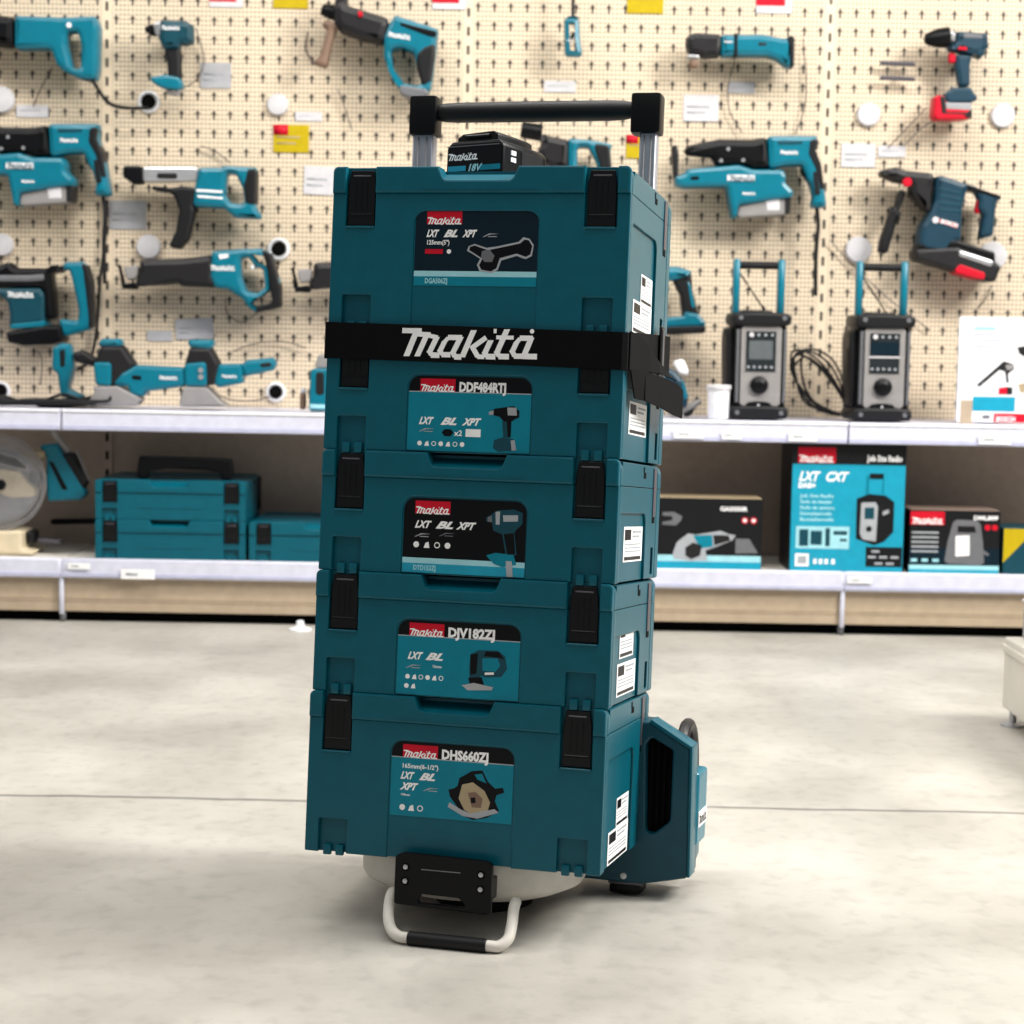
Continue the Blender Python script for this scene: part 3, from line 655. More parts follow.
# ================================================================ WALL TOOLS
def crop(ox, oy, s): return lambda pts: [(ox + x / s, oy + y / s) for x, y in pts]
def pp(st): return [tuple(float(v) for v in a.split(',')) for a in st.split()]
class Tool:
    """traced side view of a tool, built as thick rounded bodies standing off the wall"""
    def __init__(s, name, label, cat, cr_, origin, Y=5.345, group=None):
        s.f = crop(*cr_); s.Y = Y; o = P(*s.f([origin])[0], Y); s.o = Vector((o.x, Y, o.z)); s.t = thing(name, label, cat, s.o, group)
    def loc(s, pts):
        r = []
        for p in s.f(pts): q_ = P(p[0], p[1], s.Y); r.append((q_.x - s.o.x, q_.z - s.o.z))
        return r
    def rnd(s, pts, sm):
        pts = ccw(pts)
        return fillet([p + (.010,) for p in pts]) if sm else pts
    def part(s, name, st, m, th=.055, bev=.012, holes=(), sm=1, mb=None, off=0.0, build=True):
        mb = mb or MB(); pts = s.rnd(s.loc(pp(st)), sm); bev *= .75
        hh = [s.rnd(s.loc(pp(h)), sm) for h in holes]
        mb.plate(pts, -th / 2 + off, th / 2 + off, m, bev, hh)
        if build: return mb.build(name, s.t)
        return mb
    def rod(s, name, a, b, r0, r1, m, mb=None, off=0.0, build=True, prof=None):
        mb = mb or MB(); (a0, a1), (b0, b1) = s.loc([a, b]); A = Vector((a0, off, a1)); B = Vector((b0, off, b1)); L = (B - A).length
        mb.lathe([(t * L, r) for t, r in prof] if prof else [(0, r0 * .85), (L * .06, r0), (L * .94, r1), (L, r1 * .85)], A, B, m, 20)
        if build: return mb.build(name, s.t)
        return mb
    def mark(s, a, wpx, off, m='print_white', txt=None, name='lettering', ang=0):
        (x, z), = s.loc([a]); mb = MB(); k = s.Y / F
        if txt: text(mb, txt, 0, 0, 0, wpx * k * .3, m, bold=.0006, width=wpx * k)
        else: logo(mb, 0, 0, 0, wpx * k, m, rt=False)
        if ang:
            c_, s_ = math.cos(R(ang)), math.sin(R(ang)); mb.v = [(v[0] * c_ - v[2] * s_, v[1], v[0] * s_ + v[2] * c_) for v in mb.v]
        mb.v = [(v[0] + x, v[1] + off, v[2] + z) for v in mb.v]
        return mb.build(name, s.t)
    def hook(s, a, th=.03):
        (x, z), = s.loc([a]); MB().cyl((x, th - .012, z), (x, YW - s.Y - .0005, z), .006, 'mid_grey', 10).build('wall_hook', s.t)

A0 = (0, 0, 8.533)
T_ = Tool('demolition_hammer', 'large teal hammer with D handle and black barrel at the upper left corner', 'power tool', A0, (500, 400))
T_.part('barrel', '-420,150 0,140 120,150 150,190 150,400 100,412 0,402 -420,390', 'black', .075, .03)
T_.part('body', '145,145 540,160 830,148 862,240 855,400 850,600 830,692 760,695 690,680 560,620 500,560 455,440 420,430 145,432', 'teal_tool', .07, .018, ['590,290 680,280 710,400 705,590 640,600 590,400'])
T_.part('handle_foot', '700,610 830,600 836,690 760,697 700,682', 'bosch_blue', .06, .008)
T_.rod('switch_button', (615, 232), (616, 233), .006, .006, 'white', off=-.037, build=False, mb=MB())
MB().cyl((T_.loc([(615, 232)])[0][0], -.037, T_.loc([(615, 232)])[0][1]), (T_.loc([(615, 232)])[0][0], -.03, T_.loc([(615, 232)])[0][1]), .007, 'white', 12).build('switch_button', T_.t)
MB().tube([(x, -.02 + i * .01, z) for i, (x, z) in enumerate(T_.loc([(800, 690), (860, 790), (930, 880), (1050, 915), (1260, 915)]))], .005, 'cable', 8).build('power_cord', T_.t)
T_.hook((500, 300))

B0 = (0, 0, 3.012)
T_ = Tool('impact_driver', 'small teal impact driver hung high between the hammer and the white price cards', 'power tool', B0, (520, 150))
T_.part('nose', '437,82 455,75 470,72 472,112 455,108 438,97', 'black', .03, .01)
T_.part('collar', '462,70 490,62 494,115 470,110', 'silver', .045, .015)
T_.part('body', '485,62 560,65 584,78 585,130 560,140 545,135 543,150 495,152 480,118', 'teal_dark', .06, .022)
T_.part('grip', '495,145 545,145 548,240 508,240 505,190', 'rubber', .034, .012)
T_.part('base', '453,236 500,228 545,236 555,262 540,275 500,270 480,262 462,250', 'teal_tool', .055, .01)
T_.part('belt_clip', '500,250 548,255 540,292 505,285', 'magnesium', .03, .006, ['515,262 536,264 532,280 515,276'])
T_.mark((492, 94), 18, -.0305); T_.hook((530, 100))

C0 = (300, 0, 6.827)
T_ = Tool('rotary_hammer', 'rotary hammer with black auxiliary handle, tilted, above the left end of the trolley handle', 'power tool', C0, (600, 300))
T_.rod('chuck', (150, 65), (250, 90), .016, .022, 'black')
T_.part('gear_housing', '225,60 262,5 310,8 330,45 600,130 612,190 580,312 440,285 280,228 240,170', 'dark_grey', .075, .028)
T_.part('selector_knob', '400,95 430,90 440,125 410,140', 'red', .088, .004)
T_.part('auxiliary_handle', '150,165 180,138 262,160 278,195 248,212 215,330 192,445 180,468 125,455 88,430 130,395 190,205 160,190', 'brown', .038, .015)
T_.part('auxiliary_clamp', '232,60 255,-40 330,-60 325,60 270,120', 'dark_grey', .05, .01)
T_.part('body', '650,112 950,208 940,260 925,400 895,615 870,640 880,660 790,682 690,650 680,590 620,510 575,400 575,260 605,185', 'teal_tool', .07, .018, ['625,350 690,335 780,370 800,470 830,580 790,592 690,570 640,480'])
T_.part('rear_grip', '800,375 850,330 930,300 925,400 900,560 862,600 835,592 800,470', 'rubber', .075, .012)
T_.part('top_cover', '685,165 940,228 930,270 880,262 690,190', 'black', .074, .004)
T_.part('base_foot', '680,590 860,615 890,655 790,682 690,652', 'mid_grey', .074, .006)
T_.part('trigger', '698,335 720,338 722,400 704,398', 'rubber', .03, .004, sm=0)
T_.mark((605, 262), 22, -.038, ang=-8); T_.hook((450, 170))

T_ = Tool('straight_grinder', 'slim teal cylindrical tool hanging by its cord near the top middle', 'power tool', (540, 0, 7.314), (240, 280))
T_.part('body', '175,150 190,132 285,138 292,280 312,420 182,416', 'teal_tool', .045, .018)
T_.part('cap', '205,120 275,124 288,145 186,150', 'teal_dark', .04, .01)
MB().tube([(x, 0, z) for x, z in T_.loc([(242, 135), (240, 60), (245, -80), (240, -200)])], .005, 'cable', 8).build('power_cord', T_.t)
T_.mark((195, 310), 7, -.0235); T_.hook((240, 250), .02)

T_ = Tool('multi_tool', 'teal oscillating multi-tool lying level, upper right of the trolley handle', 'power tool', (680, 20, 8.533), (480, 230))
T_.part('gear_head', '48,160 80,130 140,115 345,130 350,240 330,325 200,332 160,312 70,300 45,220', 'dark_grey', .055, .02)
T_.part('blade_clamp', '58,296 158,300 162,342 60,338', 'silver', .04, .01)
T_.part('blade_spindle', '75,335 160,340 156,412 84,416', 'brown', .035, .01)
T_.part('body', '340,132 700,130 870,162 960,150 965,200 948,412 900,415 820,350 740,320 480,318 340,322', 'teal_tool', .055, .02)
T_.part('end_cap', '900,148 968,150 962,412 932,414 925,250', 'rubber', .062, .006)
T_.part('band', '455,125 485,128 482,322 450,320', 'black', .059, .004, sm=0)
T_.part('slide_switch', '660,205 725,205 725,232 660,232', 'dark_grey', .058, .002, sm=0)
T_.mark((365, 205), 9, -.0285); T_.hook((500, 200), .025)

T_ = Tool('cordless_drill', 'blue-green drill with red battery hung at the upper right', 'power tool', (900, 10, 7.88), (480, 450))
T_.rod('chuck', (192, 232), (385, 215), .018, .026, 'black', prof=[(0, .010), (.12, .017), (.55, .026), (1, .028)])
T_.part('collar', '365,180 400,162 432,190 428,272 375,266', 'silver', .06, .02)
T_.part('body', '425,172 520,178 680,188 692,300 650,345 620,402 600,362 560,372 440,332 372,322 372,275 425,272', 'bosch_blue', .06, .022)
T_.part('side_plate', '480,195 630,205 630,240 480,235', 'mid_grey', .0625, .004)
T_.part('direction_switch', '440,300 510,305 510,330 440,325', 'red', .063, .003)
T_.part('trigger', '382,335 432,345 436,420 382,420', 'red', .026, .006)
T_.part('grip', '430,350 565,360 545,440 548,605 458,612 428,440', 'bosch_blue', .038, .014)
T_.part('base', '340,665 400,620 540,618 595,700 585,722 540,742 340,742', 'bosch_blue', .065, .01)
T_.part('battery', '255,690 290,680 330,690 350,745 545,742 545,862 485,872 270,872 245,842', 'red', .068, .008)
T_.part('battery_label', '335,742 540,746 540,802 345,792', 'silver', .0705, .003, sm=0)
T_.part('battery_frame', '292,690 335,700 345,815 500,820 545,790 545,860 500,858 480,835 310,828', 'dark_grey', .0715, .003, sm=0)
T_.hook((520, 260))

DX = (660, 120, 5.689)
T_ = Tool('rotary_hammer', 'corded rotary hammer with teal dust extractor hung above the left radio', 'power tool', DX, (600, 300))
T_.part('barrel', '135,178 150,150 330,112 520,115 600,100 620,282 520,285 480,262 320,265 290,218 150,202', 'black', .07, .026)
T_.part('body', '605,95 892,95 885,130 880,180 905,260 930,400 942,502 850,502 865,440 850,370 830,340 800,262 700,266 630,285 608,270', 'teal_tool', .068, .018)
T_.part('rear_grip', '842,118 888,112 878,180 908,262 925,400 900,400 870,275 832,200', 'rubber', .072, .006)
T_.part('trigger', '795,268 832,280 838,352 805,312', 'black', .03, .004)
T_.part('extractor', '78,330 130,310 150,285 440,262 520,288 690,290 708,330 700,362 748,412 742,450 640,460 440,492 428,562 402,562 372,385 130,392 80,376', 'teal_tool', .085, .016, off=-.006)
T_.part('dust_box', '440,492 600,460 735,440 722,542 428,562', 'magnesium', .07, .008)
T_.part('dust_window', '590,462 670,452 672,520 600,522', 'tag_white', .074, .003, sm=0)
T_.part('nozzle', '62,150 96,138 106,200 102,312 80,380 72,300', 'dark_grey', .025, .006)
for a in ((380, 172), (340, 238), (465, 235)):
    (x, z), = T_.loc([a]); MB().cyl((x, -.037, z), (x, -.033, z), .005, 'silver', 10).build('screw', T_.t)
T_.part('nameplate', '372,320 525,322 525,357 372,354', 'white', .089, .001, sm=0, off=-.007)
T_.part('top_slot', '660,126 800,126 800,146 665,150', 'teal_dark', .069, .001, sm=0)
T_.part('grip_insert', '858,300 880,300 905,430 872,432', 'rubber', .070, .002)
T_.part('air_slot', '165,330 212,328 212,348 165,350', 'black', .087, .001, sm=0, off=-.006)
T_.part('latch_button', '700,430 735,425 728,540 700,540', 'dark_grey', .076, .003)
T_.mark((672, 200), 18, -.0355); T_.mark((455, 432), 13, -.050); T_.mark((380, 352), 25, -.0525, 'teal_dark')
MB().tube([(x, 0, z) for x, z in T_.loc([(892, 500), (900, 600), (888, 760), (885, 1000)])], .0055, 'cable', 8).build('power_cord', T_.t)
T_.hook((500, 200))
c2 = copy_tree(T_.t); a = P(825, 180, 5.345); b = P(110.4, 168, 5.345); c2.location = T_.t.location + (b - a)
c2['label'] = 'corded rotary hammer with teal dust extractor at the left edge, above the breaker'

T_ = Tool('screwdriver', 'auto-feed screwdriver with silver rail and curved black magazine', 'power tool', (110, 140, 5.689), (560, 300))
T_.part('nose', '78,150 196,150 196,252 140,256 80,212', 'black', .045, .008)
T_.part('feed_rail', '192,156 512,155 502,238 192,242', 'silver', .04, .008)
T_.part('rail_slot', '275,190 390,192 390,225 275,222', 'dark_grey', .043, .002)
T_.part('magazine', '245,270 330,278 420,264 502,275 482,380 490,400 470,500 450,572 405,622 333,612 380,520 400,400 370,320 325,292 245,282', 'rubber', .05, .012)
T_.part('body', '515,160 640,160 660,150 842,160 838,205 832,380 868,440 850,452 720,446 655,392 478,382 490,262', 'teal_tool', .06, .016, ['672,192 722,200 762,280 772,368 692,362 662,320'])
T_.part('rear_grip', '790,168 842,168 836,375 780,370 768,260', 'rubber', .064, .008)
for st in ('500,284 650,294 650,306 502,298', '506,318 650,330 650,342 510,332'): T_.part('stripe', st, 'print_white', .0625, .001, sm=0)
T_.hook((600, 220))

T_ = Tool('demolition_hammer', 'teal and black breaker with big square loop handle at the left edge above the shelf', 'power tool', (0, 250, 9.309), (400, 500))
T_.part('barrel', '-350,190 0,150 100,112 180,170 440,170 600,150 602,192 500,200 535,640 450,645 420,352 -350,345', 'black', .075, .02)
T_.part('body', '-350,360 400,350 452,420 452,690 100,742 112,600 90,490 40,440 -350,420', 'teal_dark', .07, .018)
T_.part('trim_strip', '132,692 450,655 446,715 128,735', 'teal_tool', .08, .004)
T_.part('barrel_cover', '-300,235 300,235 445,225 445,290 300,300 -300,300', 'mid_grey', .082, .008)  # grey strip paints the highlight along the black barrel
T_.part('battery', '80,762 450,700 600,702 622,850 500,882 250,892 105,862', 'black', .085, .014)
T_.part('loop_handle', '600,118 765,108 825,150 862,300 878,700 840,742 640,802 560,792 565,640 640,650 740,660 745,560 720,440 670,230 655,192 600,192', 'teal_tool', .05, .014)
T_.part('rear_grip', '770,120 828,150 866,300 880,700 842,742 838,600 815,400 790,200', 'rubber', .054, .006)
T_.mark((100, 440), 26, -.0355); T_.hook((300, 500))

JX = (110, 230, 5.389)
T_ = Tool('reciprocating_saw', 'teal reciprocating saw with long black nose hung above the hand planers', 'power tool', JX, (600, 250), group='reciprocating saws on the pegboard')
T_.part('nose', '165,172 182,160 400,155 560,135 575,312 400,306 370,290 150,306 140,300 165,230', 'dark_grey', .06, .022)
T_.part('blade', '42,185 60,188 88,312 68,322', 'black', .004, .001, sm=0)
T_.part('clear_shoe', '75,200 162,190 152,262 95,272', 'magnesium', .035, .006)
T_.part('shoe', '72,290 150,280 152,322 80,318', 'black', .04, .006)
T_.part('body', '555,115 700,105 820,100 872,130 888,200 918,280 922,412 790,446 745,412 720,372 640,320 570,312 545,250', 'teal_tool', .062, .016, ['710,156 750,146 790,200 830,212 840,310 800,342 740,330 715,260'])
T_.part('rear_grip', '820,102 872,130 922,300 926,415 790,447 800,412 882,392 852,200', 'rubber', .066, .006)
T_.part('switch_button', '762,190 784,190 784,212 762,212', 'white', .05, .003)
T_.part('badge', '595,135 645,132 648,150 600,160', 'print_white', .0645, .001, sm=0)
T_.mark((552, 218), 24, -.0325); T_.hook((450, 230))
c2 = copy_tree(T_.t); a = P(120, 280, 5.345); b = P(293, 283, 5.345); c2.location = T_.t.location + (b - a)
c2['label'] = 'reciprocating saw mostly hidden behind the stack, only its blade tip showing on the left'

T_ = Tool('rotary_hammer', 'rotary hammer seen just behind the battery pack under the trolley grip', 'power tool', (500, 90, 5.689), (430, 350))
T_.rod('chuck', (120, 225), (240, 245), .022, .024, 'black')
T_.part('gear_housing', '215,250 350,280 392,290 392,452 300,460 220,420 215,340 240,300', 'dark_grey', .07, .024)
T_.part('body', '385,278 520,290 640,312 628,350 636,470 640,540 560,560 480,540 385,500', 'teal_tool', .065, .016, ['440,332 500,330 540,400 562,470 500,500 440,455'])
T_.part('rear_grip', '520,305 620,320 635,470 638,540 600,540 565,440', 'rubber', .068, .008)
T_.hook((330, 350))

T_ = Tool('cordless_drill', 'battery tool with teal foot sticking out right of the top case', 'power tool', (640, 250, 5.689), (230, 300))
T_.part('grip', '180,120 290,128 300,240 330,360 335,400 240,400 225,260 180,170', 'rubber', .04, .014)
T_.part('rear_body', '60,95 210,95 290,120 285,150 200,175 60,190', 'teal_tool', .06, .02)
T_.part('grip_insert', '262,170 285,200 312,330 290,330', 'teal_tool', .043, .003)
T_.part('foot', '60,390 245,375 250,350 330,365 368,410 365,440 60,450', 'teal_tool', .065, .012)
T_.part('foot_base', '60,440 370,430 365,475 60,485', 'rubber', .068, .006)
T_.hook((150, 140), .02)

T_ = Tool('rotary_hammer', 'dark blue hammer drill with red trim and side handle hung above the right radio', 'power tool', (860, 150, 6.827), (550, 450))
T_.part('chuck', '130,142 240,120 300,145 462,160 502,190 482,262 472,442 420,402 330,312 330,235 240,225 130,178', 'dark_grey', .075, .022)
(x, z), = T_.loc([(302, 228)]); MB().cyl((x, -.046, z), (x, -.03, z), .0125, 'red', 18, .002).build('selector_knob', T_.t)
T_.part('auxiliary_handle', '262,270 315,282 262,420 282,428 240,520 182,712 118,702 130,620 200,420 178,400 230,395', 'rubber', .042, .016)
T_.part('body', '500,185 545,180 722,240 702,330 682,402 672,622 620,640 570,722 400,692 380,640 400,520 440,462 490,350', 'bosch_blue', .08, .018)
for k in range(4): T_.part('cooling_fin', '%d,%d %d,%d %d,%d %d,%d' % (520, 262 + k * 48, 670, 300 + k * 40, 668, 312 + k * 40, 518, 276 + k * 48), 'teal_dark', .0835, .001, sm=0)
T_.part('rear_handle', '690,225 960,318 950,345 925,350 918,400 900,592 800,612 832,450 792,402 800,342 770,285 690,262', 'bosch_blue', .05, .016)
T_.part('top_seam', '500,185 560,192 950,318 945,335 740,282', 'black', .053, .003)
T_.part('trigger', '795,338 832,335 832,400 800,442 778,422', 'red', .028, .006)
T_.part('battery_rail', '380,640 640,620 900,700 905,790 860,770 360,700', 'black', .078, .008)
T_.part('battery', '350,680 640,665 900,760 942,800 902,902 860,906 560,812 355,752', 'dark_grey', .09, .014)
T_.part('battery_cap', '650,688 885,762 872,805 645,728', 'silver', .094, .006)
T_.part('battery_stripe', '622,822 655,782 832,842 820,892 630,842', 'red', .094, .004)
T_.part('badge', '520,478 648,515 640,540 518,500', 'red', .083, .001, sm=0)
T_.mark((526, 502), 17, -.0425, txt='BOSCH', ang=-14)
(x, z), = T_.loc([(494, 484)]); MB().cyl((x, -.0425, z), (x, -.04, z), .009, 'tag_white', 16).build('emblem', T_.t)
T_.hook((560, 450), .035)

# ---------------------------------------------------------------- tools standing on the upper shelf, left
ZS = .5602
NX = (40, 320, 4.096)
def on_shelf(T__, dz=0): pass
T_ = Tool('jigsaw', 'teal tool with upright loop handle standing at the left end of the planer row', 'power tool', NX, (110, 355), 5.22)
T_.part('handle', '58,112 90,95 130,100 145,200 122,282 185,310 172,325 90,315 78,220 55,200', 'teal_tool', .05, .012)
T_.part('handle_grip', '88,120 112,118 112,190 92,195', 'rubber', .054, .004)
T_.part('arm', '138,132 180,125 242,160 232,192 150,172', 'dark_grey', .05, .012)
T_.part('sole', '0,325 180,318 250,300 262,312 200,352 0,354', 'black', .09, .006)
T_.t.location.z = ZS; dzz = T_.o.z - ZS
for ch in T_.t.children: ch.location.z += dzz * 0
T_.t.location = T_.o
T_ = Tool('hand_planer', 'teal hand planer with round front knob, left one of the two on the shelf', 'power tool', NX, (350, 355), 5.16, 'hand planers on the upper shelf')
T_.part('knob', '245,92 262,76 330,76 342,98 330,110 250,108', 'teal_tool', .06, .014)
T_.part('neck', '255,105 345,105 398,182 385,200 330,262 290,272 228,182', 'dark_grey', .06, .014)
T_.part('front_housing', '228,172 302,172 302,272 238,266', 'teal_tool', .075, .01)
T_.part('body', '298,270 345,215 402,184 600,194 602,272 440,292 430,312 380,312 368,272', 'teal_tool', .07, .014)
T_.part('vent', '388,225 425,228 425,245 388,242', 'black', .073, .002, sm=0)
T_.part('sole', '228,270 330,270 425,320 402,350 195,354 238,290', 'magnesium', .085, .006)
T_.mark((498, 242), 18, -.0365)
T_ = Tool('hand_planer', 'teal hand planer with its handle pointing right, right one of the two on the shelf', 'power tool', NX, (680, 355), 5.16, 'hand planers on the upper shelf')
T_.part('knob', '608,88 620,80 708,80 716,100 702,122 618,112', 'teal_tool', .06, .014)
T_.part('neck', '618,112 706,112 742,180 732,262 680,272 598,182', 'dark_grey', .06, .014)
T_.part('front_housing', '598,178 688,170 692,272 600,272', 'teal_tool', .076, .01)
T_.part('body', '735,180 832,178 838,258 740,276 718,262', 'teal_tool', .062, .012)
T_.part('handle', '822,185 850,164 958,153 973,180 960,206 842,232', 'teal_tool', .045, .014)
T_.part('switch', '905,178 950,172 952,190 908,195', 'dark_grey', .048, .003)
T_.part('sole', '598,272 692,275 742,330 765,345 765,352 575,354', 'magnesium', .085, .006)
for yy in (205, 232):
    (x, z), = T_.loc([(668, yy)]); MB().cyl((x, -.041, z), (x, -.036, z), .007, 'silver', 12).build('screw', T_.t)
T_.mark((752, 235), 15, -.0325)
# dark flat tool with its cord at the far left of the shelf
T_ = Tool('sander', 'low black tool lying flat at the left end of the upper shelf', 'power tool', (0, 200, 3.012), (100, 620), 5.14)
T_.part('plate', '-60,606 90,598 240,600 300,606 290,617 -60,617', 'rubber', .10, .006)
T_.part('rear_body', '-60,592 10,588 60,606 -60,612', 'dark_grey', .07, .01)
MB().tube([(x, -.03, z) for x, z in T_.loc([(150, 600), (200, 585), (260, 602), (330, 605), (340, 590)])], .004, 'cable', 8).build('power_cord', T_.t)

# ---------------------------------------------------------------- radios
def radio(cx, label, lcd):
    base = P(cx, 418, 5.10); t = thing('site_radio', label, 'radio', (base.x, 5.10, ZS + .0003), 'site radios on the upper shelf')
    f = lambda st: [((a - 212) / 4.876 * 5.10 / F, (822 - b) / 4.876 * 5.10 / F) for a, b in pp(st)]
    k = lambda a, b: ((a - 212) / 4.876 * 5.10 / F, (822 - b) / 4.876 * 5.10 / F)
    MB().plate(ccw(chaikin(f('95,310 330,310 345,330 345,800 330,818 95,818 85,800 85,330'), 1)), .012, .155, 'black', .008).build('case', t)
    mb = MB().plate(ccw(chaikin(f('72,318 90,302 335,302 362,318 364,345 345,372 80,372 70,345'), 1)), -.006, .165, 'rubber', .008)
    mb.plate(ccw(chaikin(f('65,775 85,755 345,755 358,775 358,806 342,822 72,822 62,806'), 1)), -.006, .165, 'rubber', .008)
    mb.plate(ccw(chaikin(f('50,390 75,372 90,380 92,740 75,760 60,740 50,500'), 1)), .02, .14, 'rubber', .008)
    mb.build('bumper', t)
    for a in ((115, 330), (326, 330), (108, 790), (322, 790)):
        x, z = k(*a); MB().cyl((x, -.009, z), (x, -.004, z), .006, 'mid_grey', 12).build('screw', t)
    for a, b in ((98, 112), (328, 342)):
        x0, _ = k(a, 0); x1, _ = k(b, 0); _, z0 = k(0, 742); _, z1 = k(0, 385); MB().box(x0, x1, .0, .014, z0, z1, 'mid_grey', .002).build('roll_bar', t)
    MB().plate(ccw(fillet([p + (.004,) for p in f('120,382 152,350 285,350 318,382 318,745 288,776 150,776 120,745')])), .003, .016, 'magnesium', .002).build('face_panel', t)
    s = MB(); s.plate(ccw(f('145,395 290,395 290,590 145,590')), .001, .004, 'screen')
    s.plate(ccw(f('160,440 275,440 275,530 160,530')) if lcd else ccw(f('148,436 287,436 287,500 148,500')), .0004, .002, 'lcd' if lcd else 'label_navy')
    s.build('display', t)
    if not lcd: MB().plate(ccw(f('143,506 292,506 292,514 143,514')), .0, .002, 'tag_white').build('display_bar', t)
    for x_, y_, r_ in [(170, 412, .0065)] + [(205 + 33 * i, 412, .0035) for i in range(3)] + [(158 + 28 * i, 568, .0036) for i in range(5)]:
        x, z = k(x_, y_); MB().cyl((x, -.002, z), (x, .002, z), r_, 'tag_white' if r_ > .005 else 'print_grey', 10).build('button', t)
    x, z = k(213, 655); MB().lathe([(0, .009), (.003, .015), (.008, .0235), (.02, .0240)], (x, -.014, z), (x, .01, z), 'black', 24).build('tuning_knob', t)
    s = MB().plate(ccw(chaikin(f('145,752 170,735 255,735 280,752 255,770 170,770'), 1)), -.001, .004, 'black', .001); x, z = k(212, 752); s.cyl((x, -.003, z), (x, .0, z), .003, 'tag_white', 10); s.build('socket_cover', t)
    x, z = k(175, 372); s = MB(); text(s, 'Makita', x, z, .0026, .011, 'dark_grey', bold=.0003, width=.046); s.build('lettering', t)
    for a, b in ((84, 116), (302, 336)):
        x0, _ = k(a, 0); x1, _ = k(b, 0); _, z0 = k(0, 335); _, z1 = k(0, 44); MB().box(x0, x1, .045, .075, z0, z1, 'teal_tool', .004).build('handle_post', t)
    x0, z0 = k(112, 0)[0], k(0, 73)[1]; x1 = k(306, 0)[0]; MB().cyl((x0, .06, z0), (x1, .06, z0), .0105, 'rubber', 16).build('handle_grip', t)
    x0, z0 = k(128, 110); x1, z1 = k(262, 300); MB().cyl((x0, .11, z0), (x1, .11, z1), .0022, 'cable', 8).build('antenna', t)
    x0, z0 = k(130, 300); x1, _ = k(275, 0); MB().box(x0, x1, .03, .13, z0 - .004, z0 + .004, 'dark_grey', .002).build('top_panel', t)
radio(758, 'black and silver site radio with grey square screen, the left of two on the shelf', True)
radio(881.5, 'black and silver site radio with dark wide screen, the right of two on the shelf', False)

# cable bundle between the radios
mb = MB()
def pl(lst, y): return [tuple(P(a, b, y)) for a, b in lst]
for k, (dx, dy) in enumerate([(0, 0), (9, 3), (-1, 9), (14, -1), (5, 14)]):
    y = 5.22 + .009 * k
    mb.tube(pl([(791 + dx * .3, 356 + dy), (800 + dx, 350 + dy * .5), (818 + dx, 360 + dy * .6), (834 + dx * .6, 380 + dy * .5), (845, 402 + dy * .2), (846 - k, 413), (832 - dx * .5, 414 - k), (812 - dx * .5, 402 - dy * .2), (797, 382)], y), .0030, 'cable', 8, True, True)
mb.tube(pl([(804, 350), (801, 365), (806, 390), (822, 412)], 5.25), .0035, 'cable', 8)
tag(mb.build('cable_coil'), 'coiled black cable resting between the two radios', 'cable')

# white pot
a = P(718, 418, 5.10)
t = thing('white_pot', 'small white cylindrical pot standing left of the left radio', 'container', (a.x, 5.10, ZS))
MB().lathe([(0, .026), (.004, .0275), (.074, .029), (.078, .029)], (0, 0, 0), (0, 0, 1), 'white', 24).build('pot', t)
MB().lathe([(0, .033), (.008, .033), (.011, .030)], (0, 0, .0782), (0, 0, 1), 'tag_white', 24).build('lid', t)

# small tool behind the strap
T_ = Tool('angle_grinder', 'small grinder with white guard peeking out behind the strap end on the shelf', 'power tool', (640, 250, 5.689), (230, 950), 5.20)
T_.part('guard', '180,635 245,618 275,690 265,715 215,700', 'white', .05, .01)
T_.part('body', '130,650 200,690 245,740 272,830 262,900 200,890 130,820', 'bosch_blue', .06, .016)
T_.part('trim', '225,720 250,760 268,840 248,850 236,780', 'teal_tool', .064, .004)
T_.part('side_handle', '150,938 230,890 340,845 352,862 300,912 200,950', 'magnesium', .04, .01)
T_.part('handle_tip', '245,925 300,895 310,905 285,942 250,950', 'rubber', .044, .006)

# small packaged accessory left of the stack
T_ = Tool('charger', 'teal boxed charger half hidden behind the left edge of the stack', 'charger', (280, 240, 5.692), (220, 970), 5.12)
T_.part('shell', '182,730 330,730 330,975 172,972', 'teal_tool', .09, .008)
T_.part('front_panel', '215,750 260,750 262,880 212,880', 'dark_grey', .094, .003)
T_.part('antenna_block', '225,650 330,650 330,732 195,732', 'magnesium', .06, .006)
T_.part('lower_trim', '180,930 330,938 330,962 178,955', 'label_pale', .094, .003, sm=0)
T_ = Tool('bottle', 'tiny dark bottle with white cap left of the teal charger', 'bottle', (280, 240, 5.692), (130, 970), 5.14)
T_.part('body', '115,870 148,870 150,965 112,965', 'brown', .03, .008); T_.part('cap', '118,842 146,842 148,872 116,872', 'tag_white', .026, .006)

# ---------------------------------------------------------------- leaflet panel at the right
a = P(956, 418, 5.16); b = P(1040, 318, 5.16)
t = thing('sales_sign', 'white printed sales sign with drill picture standing at the right edge of the shelf', 'sign', (a.x, 5.16, ZS))
w_ = b.x - a.x; h_ = b.z - ZS; kx = 5.16 / F
MB().box(0, w_, 0, .012, 0, h_, 'white', .002).build('board', t)
mb = MB(); f = lambda st: [((a_ / 7.877 + 930 - 956) * kx, h_ - (b_ / 7.877 + 300 - 315) * kx) for a_, b_ in pp(st)]
y = -.0006
fill(mb, f('235,770 330,770 330,955 235,955'), y, 'kick_beige'); fill(mb, f('330,740 665,740 665,855 330,855'), y, 'label_blue'); fill(mb, f('500,870 880,870 880,940 500,940'), y, 'red')
for yy, x1, hh in ((195, 490, 26), (245, 555, 20), (290, 555, 20), (340, 490, 20)): fill(mb, f('320,%d %d,%d %d,%d 320,%d' % (yy, x1, yy, x1, yy + hh, yy + hh)), y, 'rail_blue' if yy > 200 else 'label_pale')
for k in range(3): fill(mb, f('%d,450 %d,450 %d,600 %d,600' % (270 + k * 30, 285 + k * 30, 285 + k * 30, 270 + k * 30)), y, 'rail_blue')
